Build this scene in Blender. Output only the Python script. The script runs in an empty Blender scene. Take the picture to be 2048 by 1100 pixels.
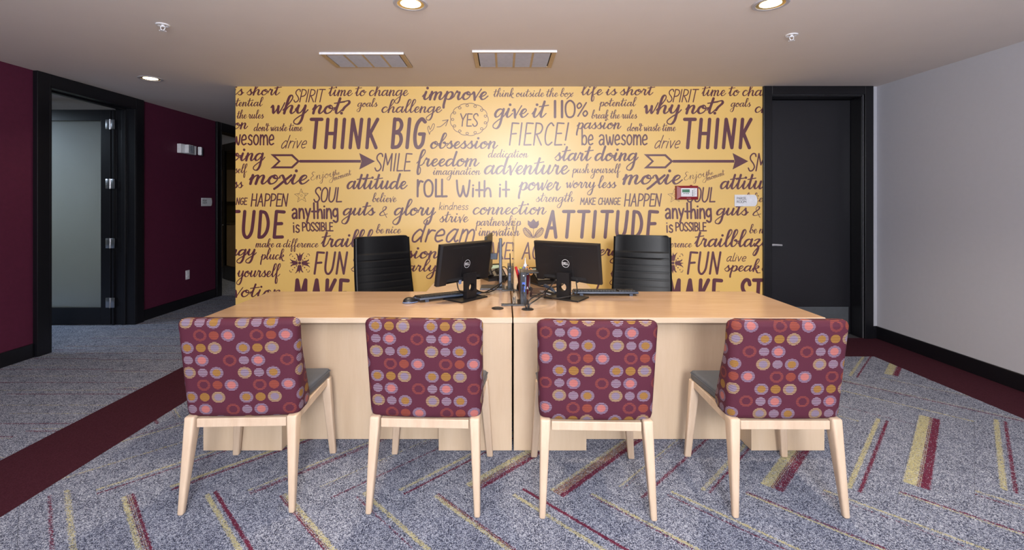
import bpy, bmesh, math, random
from mathutils import Vector, Matrix
random.seed(7)
PI = math.pi
C = bpy.context.scene.collection
SC = bpy.context.scene
# ------------------------------------------------------------------ camera, world, lights, exposure
CAMZ = 1.39
WALL_Y = 4.778; XL = -4.22; XR = 3.81; H = 2.57; MURX = -2.744
cam = bpy.data.cameras.new('camera'); co = bpy.data.objects.new('camera', cam); C.objects.link(co)
cam.sensor_width = 36; cam.lens = 935 / 2048 * 36
cam.shift_x = 0.0078; cam.shift_y = -0.0713
cam.clip_start = 0.05
co.location = (0, 0, CAMZ); co.rotation_euler = (PI / 2, 0, 0)
SC.camera = co
SC.view_settings.view_transform = 'Standard'; SC.view_settings.look = 'None'
SC.view_settings.gamma = 1; SC.view_settings.use_curve_mapping = False
SC.view_settings.exposure = 0.0
w = bpy.data.worlds.new('world'); SC.world = w; w.use_nodes = True
w.node_tree.nodes['Background'].inputs[0].default_value = (.75, .85, 1, 1)
w.node_tree.nodes['Background'].inputs[1].default_value = 0.9

def area(name, loc, rot, sx, sy, power, col, spread=None):
    l = bpy.data.lights.new(name, 'AREA'); l.shape = 'RECTANGLE'; l.size = sx; l.size_y = sy
    l.energy = power; l.color = col
    if spread: l.spread = spread
    o = bpy.data.objects.new(name, l); C.objects.link(o); o.location = loc; o.rotation_euler = rot
    return o
# daylight through the three windows in the rear wall (behind the camera)
REAR = -2.6
for wx in (-2.3, 0.25, 2.7):
    area('window_light', (wx, REAR - 0.12, 1.55), (PI / 2, 0, 0), 1.9, 1.7, 46, (.90, .94, 1))
# photographer's soft umbrella behind the camera, then an unseen fill added for the ceiling
fl = area('umbrella_light', (.38, -2.3, 2.2), (PI / 2, 0, 0), .9, .9, 195, (.95, .96, 1)); fl.data.shape = 'DISK'
area('ceiling_fill', (0, -.7, 1.15), (PI, 0, 0), 2.2, 1.4, 200, (1, .96, .94))  # added upward fill, no such lamp known; brightens the ceiling

# ------------------------------------------------------------------ helpers
def tag(o, label=None, cat=None, group=None, kind=None):
    if label: o['label'] = label
    if cat: o['category'] = cat
    if group: o['group'] = group
    if kind: o['kind'] = kind
    return o

def empty(name, loc=(0, 0, 0), rz=0, label=None, cat=None, group=None):
    o = bpy.data.objects.new(name, None); C.objects.link(o); o.empty_display_size = .1
    o.location = loc; o.rotation_euler = (0, 0, rz)
    return tag(o, label, cat, group)

def obj(name, bm, m, parent=None, smooth=False, label=None):
    me = bpy.data.meshes.new(name); bm.to_mesh(me); bm.free()
    if m: me.materials.append(m)
    if smooth:
        for p in me.polygons: p.use_smooth = True
        if smooth != 'all' and hasattr(me, 'set_sharp_from_angle'): me.set_sharp_from_angle(angle=math.radians(40))
    o = bpy.data.objects.new(name, me); C.objects.link(o)
    if parent: o.parent = parent
    if label: o['label'] = label
    return o

def BM(): return bmesh.new()

def box(bm, x0, x1, y0, y1, z0, z1, bev=0, M=None, seg=2):
    v = [bm.verts.new((x, y, z)) for z in (z0, z1) for y in (y0, y1) for x in (x0, x1)]
    fs = [bm.faces.new([v[i] for i in f]) for f in ((0, 2, 3, 1), (4, 5, 7, 6), (0, 1, 5, 4), (2, 6, 7, 3), (0, 4, 6, 2), (1, 3, 7, 5))]
    vs = v
    if bev:
        es = list({e for f in fs for e in f.edges})
        r = bmesh.ops.bevel(bm, geom=es, offset=bev, segments=seg, affect='EDGES', profile=.5)
        vs = list({x for f in r['faces'] for x in f.verts} | {x for x in v if x.is_valid})
    if M is not None: bmesh.ops.transform(bm, matrix=M, verts=vs)
    return vs

def hexa(bm, bot, top, bev=0):
    """solid between two quads (lists of 4 points, ccw from above)"""
    b = [bm.verts.new(p) for p in bot]; t = [bm.verts.new(p) for p in top]
    fs = [bm.faces.new(b[::-1]), bm.faces.new(t)]
    for i in range(4): fs.append(bm.faces.new([b[i], b[(i + 1) % 4], t[(i + 1) % 4], t[i]]))
    if bev: bmesh.ops.bevel(bm, geom=list({e for f in fs for e in f.edges}), offset=bev, segments=3, affect='EDGES', profile=.5)

def catmull(pts, n=8, closed=False):
    P = [Vector(p) for p in pts]; out = []; N = len(P)
    if N == 2: return P
    rng = range(N) if closed else range(N - 1)
    for i in rng:
        if closed: p0, p1, p2, p3 = P[i - 1], P[i], P[(i + 1) % N], P[(i + 2) % N]
        else:
            p1, p2 = P[i], P[i + 1]
            p0 = P[i - 1] if i else p1 * 2 - p2
            p3 = P[i + 2] if i + 2 < N else p2 * 2 - p1
        for k in range(n):
            t = k / n
            out.append(.5 * ((2 * p1) + (p2 - p0) * t + (2 * p0 - 5 * p1 + 4 * p2 - p3) * t * t + (3 * p1 - p0 - 3 * p2 + p3) * t ** 3))
    if not closed: out.append(P[-1])
    return out

def tube(bm, pts, r, seg=8, closed=False, caps=True):
    pts = [Vector(p) for p in pts]; rings = []; n = len(pts)
    up = Vector((0, 0, 1))
    for i, p in enumerate(pts):
        a = pts[i - 1] if (i or closed) else p; b = pts[(i + 1) % n] if (i < n - 1 or closed) else p
        d = (b - a); d = d.normalized() if d.length > 1e-9 else Vector((1, 0, 0))
        s = d.cross(up)
        if s.length < 1e-3: s = d.cross(Vector((0, 1, 0)))
        s.normalize(); u = s.cross(d).normalized()
        rr = r[i] if isinstance(r, (list, tuple)) else r
        rings.append([bm.verts.new(p + (s * math.cos(2 * PI * k / seg) + u * math.sin(2 * PI * k / seg)) * rr) for k in range(seg)])
    for i in range(n if closed else n - 1):
        A, B = rings[i], rings[(i + 1) % n]
        for k in range(seg): bm.faces.new([A[k], A[(k + 1) % seg], B[(k + 1) % seg], B[k]])
    if not closed and caps:
        bm.faces.new(rings[0][::-1]); bm.faces.new(rings[-1])

def lathe(bm, prof, seg=24, c=(0, 0, 0), M=None):
    """profile of (r, z) revolved round z"""
    rings = []; vs = []
    for r, z in prof:
        if r < 1e-6:
            v = bm.verts.new((c[0], c[1], c[2] + z)); rings.append([v]); vs.append(v)
        else:
            R = [bm.verts.new((c[0] + r * math.cos(2 * PI * k / seg), c[1] + r * math.sin(2 * PI * k / seg), c[2] + z)) for k in range(seg)]
            rings.append(R); vs += R
    for A, B in zip(rings, rings[1:]):
        for k in range(seg):
            k2 = (k + 1) % seg
            if len(A) == 1 and len(B) == 1: break
            if len(A) == 1: bm.faces.new([A[0], B[k], B[k2]])
            elif len(B) == 1: bm.faces.new([A[k], A[k2], B[0]])
            else: bm.faces.new([A[k], A[k2], B[k2], B[k]])
    bmesh.ops.recalc_face_normals(bm, faces=bm.faces)
    if M is not None: bmesh.ops.transform(bm, matrix=M, verts=vs)

def prism(bm, poly, y0, y1, M=None):
    """polygon in xz extruded along y"""
    A = [bm.verts.new((x, y0, z)) for x, z in poly]; B = [bm.verts.new((x, y1, z)) for x, z in poly]
    n = len(poly); fs = [bm.faces.new(A), bm.faces.new(B[::-1])]
    for i in range(n): fs.append(bm.faces.new([A[i], B[i], B[(i + 1) % n], A[(i + 1) % n]]))
    bmesh.ops.recalc_face_normals(bm, faces=fs)
    if M is not None: bmesh.ops.transform(bm, matrix=M, verts=A + B)

def sub(o, lv=1):
    m = o.modifiers.new('s', 'SUBSURF'); m.levels = lv; m.render_levels = lv; return o

# ------------------------------------------------------------------ materials
def lin(c):
    c = [x / 255 for x in c]
    return tuple(x / 12.92 if x <= .04045 else ((x + .055) / 1.055) ** 2.4 for x in c) + (1,)

class NT:
    def __init__(s, name):
        s.m = bpy.data.materials.new(name); s.m.use_nodes = True
        s.t = s.m.node_tree; s.b = s.t.nodes['Principled BSDF']
    def n(s, typ, **kw):
        nd = s.t.nodes.new(typ)
        for k, v in kw.items(): setattr(nd, k, v)
        return nd
    def put(s, sock, v):
        if hasattr(v, 'is_linked') or isinstance(v, bpy.types.NodeSocket): s.t.links.new(v, sock)
        elif v is not None: sock.default_value = v
    def M(s, op, a, b=None, c=None, clamp=False):
        nd = s.n('ShaderNodeMath', operation=op, use_clamp=clamp)
        for i, v in enumerate((a, b, c)):
            if v is not None: s.put(nd.inputs[i], v)
        return nd.outputs[0]
    def mix(s, f, a, b, typ='MIX'):
        nd = s.n('ShaderNodeMix', data_type='RGBA', blend_type=typ)
        s.put(nd.inputs[0], f); s.put(nd.inputs[6], a); s.put(nd.inputs[7], b)
        return nd.outputs[2]
    def ramp(s, f, stops, interp='LINEAR'):
        nd = s.n('ShaderNodeValToRGB'); r = nd.color_ramp; r.interpolation = interp
        while len(r.elements) < len(stops): r.elements.new(0.99)
        for e, (p, c) in zip(r.elements, stops): e.position = p; e.color = c
        s.put(nd.inputs[0], f); return nd.outputs[0]
    def noise(s, vec, scale, detail=2, rough=.5, out=0):
        nd = s.n('ShaderNodeTexNoise'); nd.inputs['Scale'].default_value = scale
        nd.inputs['Detail'].default_value = detail; nd.inputs['Roughness'].default_value = rough
        if vec is not None: s.put(nd.inputs['Vector'], vec)
        return nd.outputs[out]
    def coord(s, which='Object', scale=None):
        o = s.n('ShaderNodeTexCoord').outputs[which]
        if scale:
            mp = s.n('ShaderNodeMapping'); mp.inputs['Scale'].default_value = scale
            s.t.links.new(o, mp.inputs[0]); o = mp.outputs[0]
        return o
    def attr(s, name, typ='OBJECT', out='Fac'):
        nd = s.n('ShaderNodeAttribute', attribute_type=typ, attribute_name=name); return nd.outputs[out]
    def bump(s, h, strength=.3, dist=.002):
        nd = s.n('ShaderNodeBump'); nd.inputs['Strength'].default_value = strength; nd.inputs['Distance'].default_value = dist
        s.put(nd.inputs['Height'], h); s.t.links.new(nd.outputs[0], s.b.inputs['Normal'])
    def fin(s, col, rough=.5, metal=0, spec=None):
        s.put(s.b.inputs['Base Color'], col); s.put(s.b.inputs['Roughness'], rough); s.b.inputs['Metallic'].default_value = metal
        if spec is not None: s.b.inputs['Specular IOR Level'].default_value = spec
        return s.m

def plain(name, rgb, rough=.5, metal=0, spec=None, var=.06, vs=30, bump=0):
    t = NT(name); c = lin(rgb)
    f = t.noise(t.coord(), vs, 3)
    d = tuple(x * (1 - var) for x in c[:3]) + (1,); e = tuple(min(1, x * (1 + var)) for x in c[:3]) + (1,)
    col = t.ramp(f, [(.3, d), (.7, e)])
    if bump: t.bump(t.noise(t.coord(), bump, 2), .25, .001)
    return t.fin(col, rough, metal, spec)

def emit(name, rgb, s):
    m = bpy.data.materials.new(name); m.use_nodes = True; t = m.node_tree
    t.nodes.remove(t.nodes['Principled BSDF']); e = t.nodes.new('ShaderNodeEmission')
    e.inputs[0].default_value = rgb + (1,); e.inputs[1].default_value = s
    t.links.new(e.outputs[0], t.nodes['Material Output'].inputs[0]); return m

def wood(name, a, b, c, grain=(1, 14, 14), rough=.4, spec=.5, scale=2.2, coat=0):
    t = NT(name); v = t.coord('Object', grain)
    big = t.noise(v, scale, 4, .6); fine = t.noise(v, scale * 9, 3, .6)
    col = t.ramp(big, [(.25, lin(a)), (.5, lin(b)), (.75, lin(c))])
    col = t.mix(t.M('MULTIPLY', fine, .35), col, t.mix(1.0, col, (.82, .74, .66, 1), 'MULTIPLY'))
    t.bump(fine, .06, .0005)
    if coat: t.b.inputs['Coat Weight'].default_value = coat; t.b.inputs['Coat Roughness'].default_value = .12
    return t.fin(col, rough, 0, spec)

M_top = wood('maple_top', (182, 150, 120), (190, 158, 129), (197, 167, 140), (1.6, 9, 9), .22, .55, 1.3, coat=.35)
M_edge = wood('maple_edge', (212, 190, 164), (220, 199, 174), (226, 207, 184), (1, 9, 9), .4)
M_panel = wood('maple_panel', (200, 176, 149), (208, 185, 158), (213, 191, 166), (8, 8, .9), .45, .4, 1.4)
M_beech = wood('beech', (194, 169, 146), (203, 180, 157), (209, 188, 166), (16, 16, 2), .42, .45, 2)
M_black = plain('black_paint', (17, 17, 22), .32, spec=.4)
M_door = plain('black_door', (25, 25, 31), .38, spec=.45, bump=60)
M_burg = plain('burgundy_paint', (80, 28, 52), .65, bump=200, spec=.25)
M_white = plain('white_paint', (176, 177, 186), .6, var=.01)
M_ceil = plain('ceiling_paint', (222, 214, 210), .85, var=.01, vs=4)
M_tan = plain('tan_paint', (120, 108, 80), .7)
M_steel = plain('brushed_steel', (190, 190, 195), .3, 1)
M_chrome = plain('chrome', (88, 90, 98), .42, .7)
M_plast = plain('black_plastic', (22, 21, 24), .42, spec=.5)
M_plast2 = plain('dark_grey_plastic', (38, 40, 46), .35)
M_slate = plain('slate_plastic', (62, 72, 90), .4)
M_key = plain('key_plastic', (26, 26, 30), .5)
M_leather = plain('black_leather', (8, 9, 13), .34, spec=.2, bump=400)
M_vinyl = plain('grey_vinyl', (74, 80, 90), .45, bump=500)
M_ivory = plain('white_plastic', (225, 226, 232), .4)
M_vent = plain('white_metal', (176, 174, 180), .45)
M_ventf = plain('tan_vent_frame', (190, 166, 132), .5)
M_dark = plain('dark_void', (20, 20, 24), .8)
M_red = plain('red_box', (140, 34, 44), .4)
M_maroonc = plain('maroon_cup', (92, 16, 38), .3)
M_ink = plain('dark_print', (50, 48, 58), .6)
M_letter = plain('maroon_print', (88, 33, 47), .37, spec=1.0, var=.02)
M_mural = plain('yellow_wallpaper', (230, 190, 106), .37, spec=1.0, var=.012, vs=3)
M_yel = plain('yellow_backplate', (205, 165, 80), .5)
M_lcd = plain('green_lcd', (70, 125, 95), .3)
M_redp = plain('red_plastic', (205, 30, 38), .35)
M_lime = plain('lime_plastic', (200, 215, 40), .35)
M_blue = plain('blue_plastic', (60, 95, 190), .4)
M_green = plain('green_plastic', (40, 150, 70), .4)
M_orange = plain('orange_plastic', (225, 160, 90), .4)
M_greyb = plain('grey_blue_plastic', (110, 125, 160), .4)
M_mesh = plain('brown_wire', (58, 34, 34), .4)
M_paper = plain('white_paper', (225, 225, 232), .7)
M_keypad = plain('phone_grey', (120, 112, 98), .45)
M_bulb = emit('lamp_glow', (1, .83, .55), 9)

def glass_mat(name, tint, rough, frost=False):
    t = NT(name); b = t.b
    b.inputs['Base Color'].default_value = tint; b.inputs['Roughness'].default_value = rough
    b.inputs['Transmission Weight'].default_value = 1; b.inputs['IOR'].default_value = 1.45 if frost else 1.12
    return t.m
M_glass = glass_mat('clear_acrylic', (.97, .95, .9, 1), .02)
M_frost = glass_mat('frosted_glass', (.82, .87, .9, 1), .55, True)
M_dglass = glass_mat('dim_glass', (.55, .52, .45, 1), .03)

# grey carpet with yellow and maroon yarn stripes: stripe positions come from the plank's own properties
def carpet():
    t = NT('carpet_yarn'); oc = t.coord('Object')
    sp = t.n('ShaderNodeSeparateXYZ'); t.t.links.new(oc, sp.inputs[0]); y = sp.outputs[1]
    vo = t.n('ShaderNodeTexVoronoi'); vo.inputs['Scale'].default_value = 290; t.put(vo.inputs['Vector'], oc)
    vr = t.n('ShaderNodeSeparateColor'); t.t.links.new(vo.outputs['Color'], vr.inputs[0])
    big = t.noise(oc, 9, 3)
    f = t.M('ADD', vr.outputs[0], t.M('MULTIPLY', t.M('SUBTRACT', big, .5), .35))
    col = t.ramp(f, [(.02, lin((34, 38, 54))), (.3, lin((84, 90, 110))), (.6, lin((122, 129, 148))), (.97, lin((178, 184, 198)))])
    nz = t.M('MULTIPLY', t.M('SUBTRACT', vr.outputs[1], .5), .008)
    yj = t.M('ADD', y, nz)
    brk = t.noise(t.coord('Object', (6, 60, 1)), 3, 2)
    def band(c0, hw, colr, dens):
        c_, h_, d_ = t.attr(c0), t.attr(hw), t.attr(dens)
        m = t.M('LESS_THAN', t.M('ABSOLUTE', t.M('SUBTRACT', yj, c_)), h_)
        return t.M('MULTIPLY', m, t.M('LESS_THAN', t.M('ADD', t.M('MULTIPLY', vr.outputs[2], .8), t.M('MULTIPLY', brk, .3)), d_))
    my = band('yellow_at', 'yellow_half', 0, 'yellow_density')
    mm = band('maroon_at', 'maroon_half', 0, 'maroon_density')
    # thin yarn lines between the two bands of the bold planks
    ln = t.M('LESS_THAN', t.M('PINGPONG', t.M('ADD', y, .5), .0035), .0011)
    ml = t.M('MULTIPLY', band('fine_at', 'fine_half', 0, 'fine_density'), ln)
    md = t.M('MULTIPLY', band('fine_at', 'fine_half', 0, 'fine_density'), t.M('SUBTRACT', 1, ln))
    yc = t.ramp(vr.outputs[0], [(0, lin((142, 138, 108))), (1, lin((186, 181, 142)))])
    mc = t.ramp(vr.outputs[0], [(0, lin((74, 26, 46))), (1, lin((112, 50, 72)))])
    col = t.mix(md, col, mc); col = t.mix(ml, col, yc)
    col = t.mix(mm, col, mc); col = t.mix(my, col, yc)
    t.bump(vr.outputs[0], .5, .003)
    return t.fin(col, .95, 0, .1)
M_carpet = carpet()
def carpet2():
    t = NT('carpet_burgundy'); vo = t.n('ShaderNodeTexVoronoi'); vo.inputs['Scale'].default_value = 260
    t.put(vo.inputs['Vector'], t.coord('Object'))
    r = t.n('ShaderNodeSeparateColor'); t.t.links.new(vo.outputs['Color'], r.inputs[0])
    t.bump(r.outputs[0], .4, .002)
    return t.fin(t.ramp(r.outputs[0], [(0, lin((52, 22, 32))), (1, lin((68, 32, 44)))]), .95, 0, .1)
M_carpetb = carpet2()

# chair back fabric: hatched discs and rings on maroon
def fabric():
    t = NT('disc_fabric'); K = .53
    def lin(c, g=globals()['lin']): return tuple(x * K for x in g(c)[:3]) + (1,)
    uv = t.n('ShaderNodeUVMap').outputs[0]
    sp = t.n('ShaderNodeSeparateXYZ'); t.t.links.new(uv, sp.inputs[0])
    PU, PV = .0623, .0578
    u = t.M('SUBTRACT', sp.outputs[0], t.attr('pattern_u')); v = t.M('SUBTRACT', t.attr('pattern_v'), sp.outputs[1])
    un = t.M('DIVIDE', u, PU); vn = t.M('DIVIDE', v, PV)
    cu = t.M('ROUND', un); cv = t.M('ROUND', vn)
    lu = t.M('MULTIPLY', t.M('SUBTRACT', un, cu), PU); lv = t.M('MULTIPLY', t.M('SUBTRACT', vn, cv), PV * 1.12)
    d = t.M('SQRT', t.M('ADD', t.M('MULTIPLY', lu, lu), t.M('MULTIPLY', lv, lv)))
    idx = t.M('DIVIDE', t.M('ADD', t.M('ADD', t.M('FLOORED_MODULO', cu, 4), t.M('MULTIPLY', t.M('FLOORED_MODULO', cv, 4), 4)), .5), 16)
    MA = lin((104, 46, 66)); lav = lin((200, 192, 222)); 
    T = {  # ring line, centre fill, centre line, outer r, inner r
        'A': (lin((206, 200, 228)), lin((158, 106, 38)), lin((204, 160, 100)), .0305, .0185),
        'b': (lin((196, 154, 84)), lin((142, 92, 40)), lin((212, 166, 92)), .0222, .0222),
        'C': (lin((255, 226, 164)), lin((112, 86, 122)), lin((214, 200, 214)), .0305, .0185),
        'd': (lin((220, 208, 232)), MA, lin((220, 208, 232)), .0222, 0),
        'E': (lin((200, 192, 224)), lin((196, 98, 96)), lin((240, 170, 160)), .0305, .019),
        'F': (lin((192, 98, 72)), MA, MA, .0300, .0185),
        'g': (lin((190, 96, 72)), lin((132, 58, 54)), lin((196, 104, 78)), .0222, .0222),
        '_': (MA, MA, MA, 0, 0)}
    grid = ['AbC_', 'dE_F', 'CdA_', '_FgE']
    seq = [T[c] for row in grid for c in row]
    def look(k):
        if k < 3: return t.ramp(idx, [(i / 16, s_[k]) for i, s_ in enumerate(seq)], 'CONSTANT')
        nd = t.ramp(idx, [(i / 16, (s_[k] * 20,) * 3 + (1,)) for i, s_ in enumerate(seq)], 'CONSTANT')
        return t.M('DIVIDE', nd, 20)
    ring, fill, cl, ro, ri = [look(k) for k in range(5)]
    ino = t.M('LESS_THAN', d, ro); ini = t.M('LESS_THAN', d, ri)
    hp = .0052
    line = t.M('LESS_THAN', t.M('PINGPONG', v, hp / 2), hp * .175)
    inner = t.mix(line, fill, cl); outer = t.mix(line, MA, ring)
    wv = t.noise(t.coord('UV', (400, 900, 1)), 1, 1)
    base = t.ramp(wv, [(.3, lin((100, 42, 62))), (.7, lin((110, 49, 70)))])
    outer = t.mix(line, base, ring)
    col = t.mix(ino, base, outer); col = t.mix(t.M('MULTIPLY', ini, ino), col, inner)
    t.bump(wv, .15, .0006)
    return t.fin(col, .7, 0, .25)
M_fabric = fabric()

# ------------------------------------------------------------------ setting
def struct(name, bm, m, parent=None):
    o = obj(name, bm, m, parent)
    if not parent: o['kind'] = 'structure'
    return o
CY1 = 9.4      # far end of the corridor
bm = BM(); box(bm, -8.2, XR + .15, REAR - .1, 11, -.1, -.008); floor = struct('floor', bm, plain('floor_base', (60, 60, 66), .95))
bm = BM(); box(bm, -8.2, XR + .15, REAR - .1, 11, H, H + .1); ceiling = struct('ceiling', bm, M_ceil)

def plank_mesh(L, W):
    bm = BM(); box(bm, -L / 2 + .0006, L / 2 - .0006, -W / 2 + .0006, W / 2 - .0006, -.0075, 0)
    me = bpy.data.meshes.new('carpet_plank'); bm.to_mesh(me); bm.free(); me.materials.append(M_carpet); return me
PL, PW = 1.034, .2585
full = plank_mesh(PL, PW)
def plank(cx, cy, ang, clip, st):
    """st = (yellow at, half, density, maroon at, half, density, fine at, half, density)"""
    mw = Matrix.Translation((cx, cy, 0)) @ Matrix.Rotation(ang, 4, 'Z')
    pts = [mw @ Vector((sx * PL / 2, sy * PW / 2, 0)) for sx in (-1, 1) for sy in (-1, 1)]
    x0, x1, y0, y1 = clip
    if max(p.x for p in pts) < x0 + .01 or min(p.x for p in pts) > x1 - .01 or max(p.y for p in pts) < y0 + .01 or min(p.y for p in pts) > y1 - .01: return
    inside = all(x0 <= p.x <= x1 and y0 <= p.y <= y1 for p in pts)
    if inside: me = full
    else:
        bm = BM(); bm.from_mesh(full); bmesh.ops.transform(bm, matrix=mw, verts=bm.verts)
        for co_, no in (((x0, 0, 0), (-1, 0, 0)), ((x1, 0, 0), (1, 0, 0)), ((0, y0, 0), (0, -1, 0)), ((0, y1, 0), (0, 1, 0))):
            g = bmesh.ops.bisect_plane(bm, geom=bm.verts[:] + bm.edges[:] + bm.faces[:], plane_co=co_, plane_no=no, clear_outer=True)
            es = [e for e in bm.edges if e.is_boundary]
            if es: bmesh.ops.holes_fill(bm, edges=es)
        if len(bm.verts) < 4: bm.free(); return
        bmesh.ops.transform(bm, matrix=mw.inverted(), verts=bm.verts)
        me = bpy.data.meshes.new('carpet_plank'); bm.to_mesh(me); bm.free(); 
        if not me.materials: me.materials.append(M_carpet)
    o = bpy.data.objects.new('carpet_plank', me); C.objects.link(o); o.parent = floor; o.matrix_local = mw
    for k, v in zip(('yellow_at', 'yellow_half', 'yellow_density', 'maroon_at', 'maroon_half', 'maroon_density', 'fine_at', 'fine_half', 'fine_density'), st): o[k] = float(v)
# stripes read from the photograph: key (row, k) -> yellow at/half/density, maroon at/half/density, fine at/half/density
n0 = (0, 0, 0)
def S(y=None, yw=.008, yd=.7, m=None, mw=.005, md=.7, f=None, fw=0, fd=.6):
    return ((y, yw, yd) if y is not None else n0) + ((m, mw, md) if m is not None else n0) + ((f, fw, fd) if f is not None else n0)
ST = {('A0', -7): S(.009, .006, .7, .042, .004, .6), ('A0', -6): S(.012, .007, .5, .004, .004, .3),
      ('A0', -5): S(.027, .008, .7, -.014, .005, .8), ('A0', -4): S(.063, .011, .8, .032, .010, .75),
      ('A0', -3): S(.021, .006, .6, -.010, .013, .55), ('A0', -2): S(.063, .004, .5, -.057, .006, .6, .042, .002, .4),
      ('A0', -1): S(.024, .009, .7, -.018, .006, .85), ('A0', 0): S(.079, .016, .75, .022, .013, .8, .05, .012, .7),
      ('A0', 1): S(.022, .008, .6, -.040, .012, .9, -.008, .022, .75), ('A0', 2): S(.064, .004, .7, -.055, .008, .75, .044, .004, .35),
      ('A0', 3): S(.025, .010, .6, -.006, .006, .8), ('A0', 4): S(.080, .022, .8, .022, .019, .8, .051, .009, .8),
      ('A0', 5): S(.046, .011, .8, .002, .008, .85), ('A0', 6): S(.098, .025, .85, .040, .017, .9, .062, .010, .7),
      ('A0', 7): S(.030, .012, .8, -.01, .008, .8),
      ('B0', -5): S(.03, .01, .6, -.03, .006, .6), ('B0', -4): S(-.042, .009, .75, -.008, .005, .9, -.025, .012, .55),
      ('B0', -3): S(-.018, .010, .8, .016, .008, .9), ('B0', -2): S(-.010, .010, .7, -.036, .003, .9, -.028, .007, .6),
      ('B0', -1): S(0, .010, .75, -.040, .003, .7), ('B0', 0): S(-.033, .008, .75, -.012, .003, .7, -.022, .009, .7),
      ('B0', 1): S(-.022, .009, .75, .042, .008, .95), ('B0', 2): S(-.012, .008, .75, -.027, .004, .6),
      ('B0', 3): S(.014, .007, .75, -.023, .003, .9), ('B0', 4): S(-.008, .005, .9, .007, .007, .6),
      ('B0', 5): S(.028, .007, .75, -.009, .003, .5), ('B0', 6): S(-.002, .006, .6, .014, .005, .8), ('B0', 7): S(.02, .008, .6, -.02, .004, .7),
      ('B1', 9): S(.0, .006, .5, -.03, .003, .5), ('B1', 8): S(-.018, .006, .5, -.045, .006, .85), ('B1', 7): S(-.009, .008, .65),
      ('B1', 6): S(None, m=-.071, mw=.003, md=.7), ('B1', 5): S(-.005, .006, .6),
      ('A1', 8): S(.053, .010, .7, .008, .006, .85), ('A1', 9): S(.1, .025, .8, .052, .015, .9, .075, .008, .7)}
ROOM = (-2.22, 3.33, REAR, 4.206)
P = .3655
for row, yc, ph, ang in (('B-2', 1.8715 - 2.924, .243 - P / 2, -PI / 4), ('A-1', 2.6025 - 2.924, .243, PI / 4), ('B-1', 1.8715 - 1.462, .243 - P / 2, -PI / 4), ('A-0', 2.6025 - 1.462, .243, PI / 4),
                         ('B0', 1.8715, .243 - P / 2, -PI / 4), ('A0', 2.6025, .243, PI / 4), ('B1', 3.3335, .243 - P / 2, -PI / 4), ('A1', 4.0645, .243, PI / 4), ('B2', 4.7955, .243 - P / 2, -PI / 4)):
    for k in range(-10, 13):
        st = ST.get((row, k)) or random.choice(list(ST.values()))
        if ang > 0: st = st
        plank(ph + k * P, yc, ang, ROOM, st)
# corridor planks lie across the corridor, behind the burgundy band
r = 0; yy = -2.4
while yy < CY1:
    off = (.35, .0, .7)[r % 3]
    for k in range(-1, 3):
        st = S(random.uniform(-.1, .1), .005, .42, random.uniform(-.1, .1), .007, .55)
        plank(XL + .1 + off + k * PL, yy, 0, (XL - .02, -2.71, REAR, CY1), st)
    yy += PW; r += 1
def slab(name, x0, x1, y0, y1, m, parent, top=0.0):
    bm = BM(); box(bm, x0 + .0006, x1 - .0006, y0, y1, -.0075, top); return obj(name, bm, m, parent)
slab('carpet_border', -2.71, -2.22, REAR, WALL_Y, M_carpetb, floor)
slab('carpet_border', -2.22, XR, 4.2066, WALL_Y, M_carpetb, floor)
slab('carpet_border', 3.33, XR, REAR, 4.2054, M_carpetb, floor)
slab('carpet_border', -2.74, -2.71, 4.8, CY1, M_carpet, floor)
slab('office_carpet', -8, XL, REAR, 11, M_carpet, floor, -.001)

# mural wall block, right of it the recessed door
DX0, DX1, DH = 2.724, 3.67, 2.485
bm = BM()
box(bm, MURX, DX0 - .0, WALL_Y, WALL_Y + .3, 0, H)
wall_back = struct('wall_back', bm, M_mural)
bm = BM(); box(bm, DX0, DX1, WALL_Y, WALL_Y + .3, DH, H); box(bm, DX1, XR, WALL_Y, WALL_Y + .3, 0, H)
struct('wall_back_right', bm, M_white)
bm = BM(); box(bm, MURX, MURX + .1, WALL_Y + .3, CY1, 0, H); struct('wall_corridor_right', bm, M_white)
bm = BM(); box(bm, XL - .18, MURX + .1, CY1, CY1 + .1, 0, H); struct('wall_corridor_end', bm, M_burg)
bm = BM(); box(bm, XR, XR + .12, REAR, WALL_Y + .3, 0, H); struct('wall_right', bm, M_white)
# left wall with two openings (office door near, break room door far)
OY0, OY1, OH = 4.30, 5.31, 2.46
BY0, BY1 = 6.93, 7.93
bm = BM()
for a, b in ((REAR, OY0), (OY1, BY0), (BY1, CY1)): box(bm, XL - .18, XL, a, b, 0, H)
for a, b in ((OY0, OY1), (BY0, BY1)): box(bm, XL - .18, XL, a, b, OH, H)
struct('wall_left', bm, M_burg)
bm = BM(); box(bm, -8.1, -8, REAR, 11, 0, H); box(bm, -8, XL - .18, 6.1, 6.2, 0, H); box(bm, -8, XL - .18, 10.6, 10.7, 0, H); box(bm, -8, XL - .18, REAR - .05, REAR, 0, H)
struct('wall_side_rooms', bm, M_tan)
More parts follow.
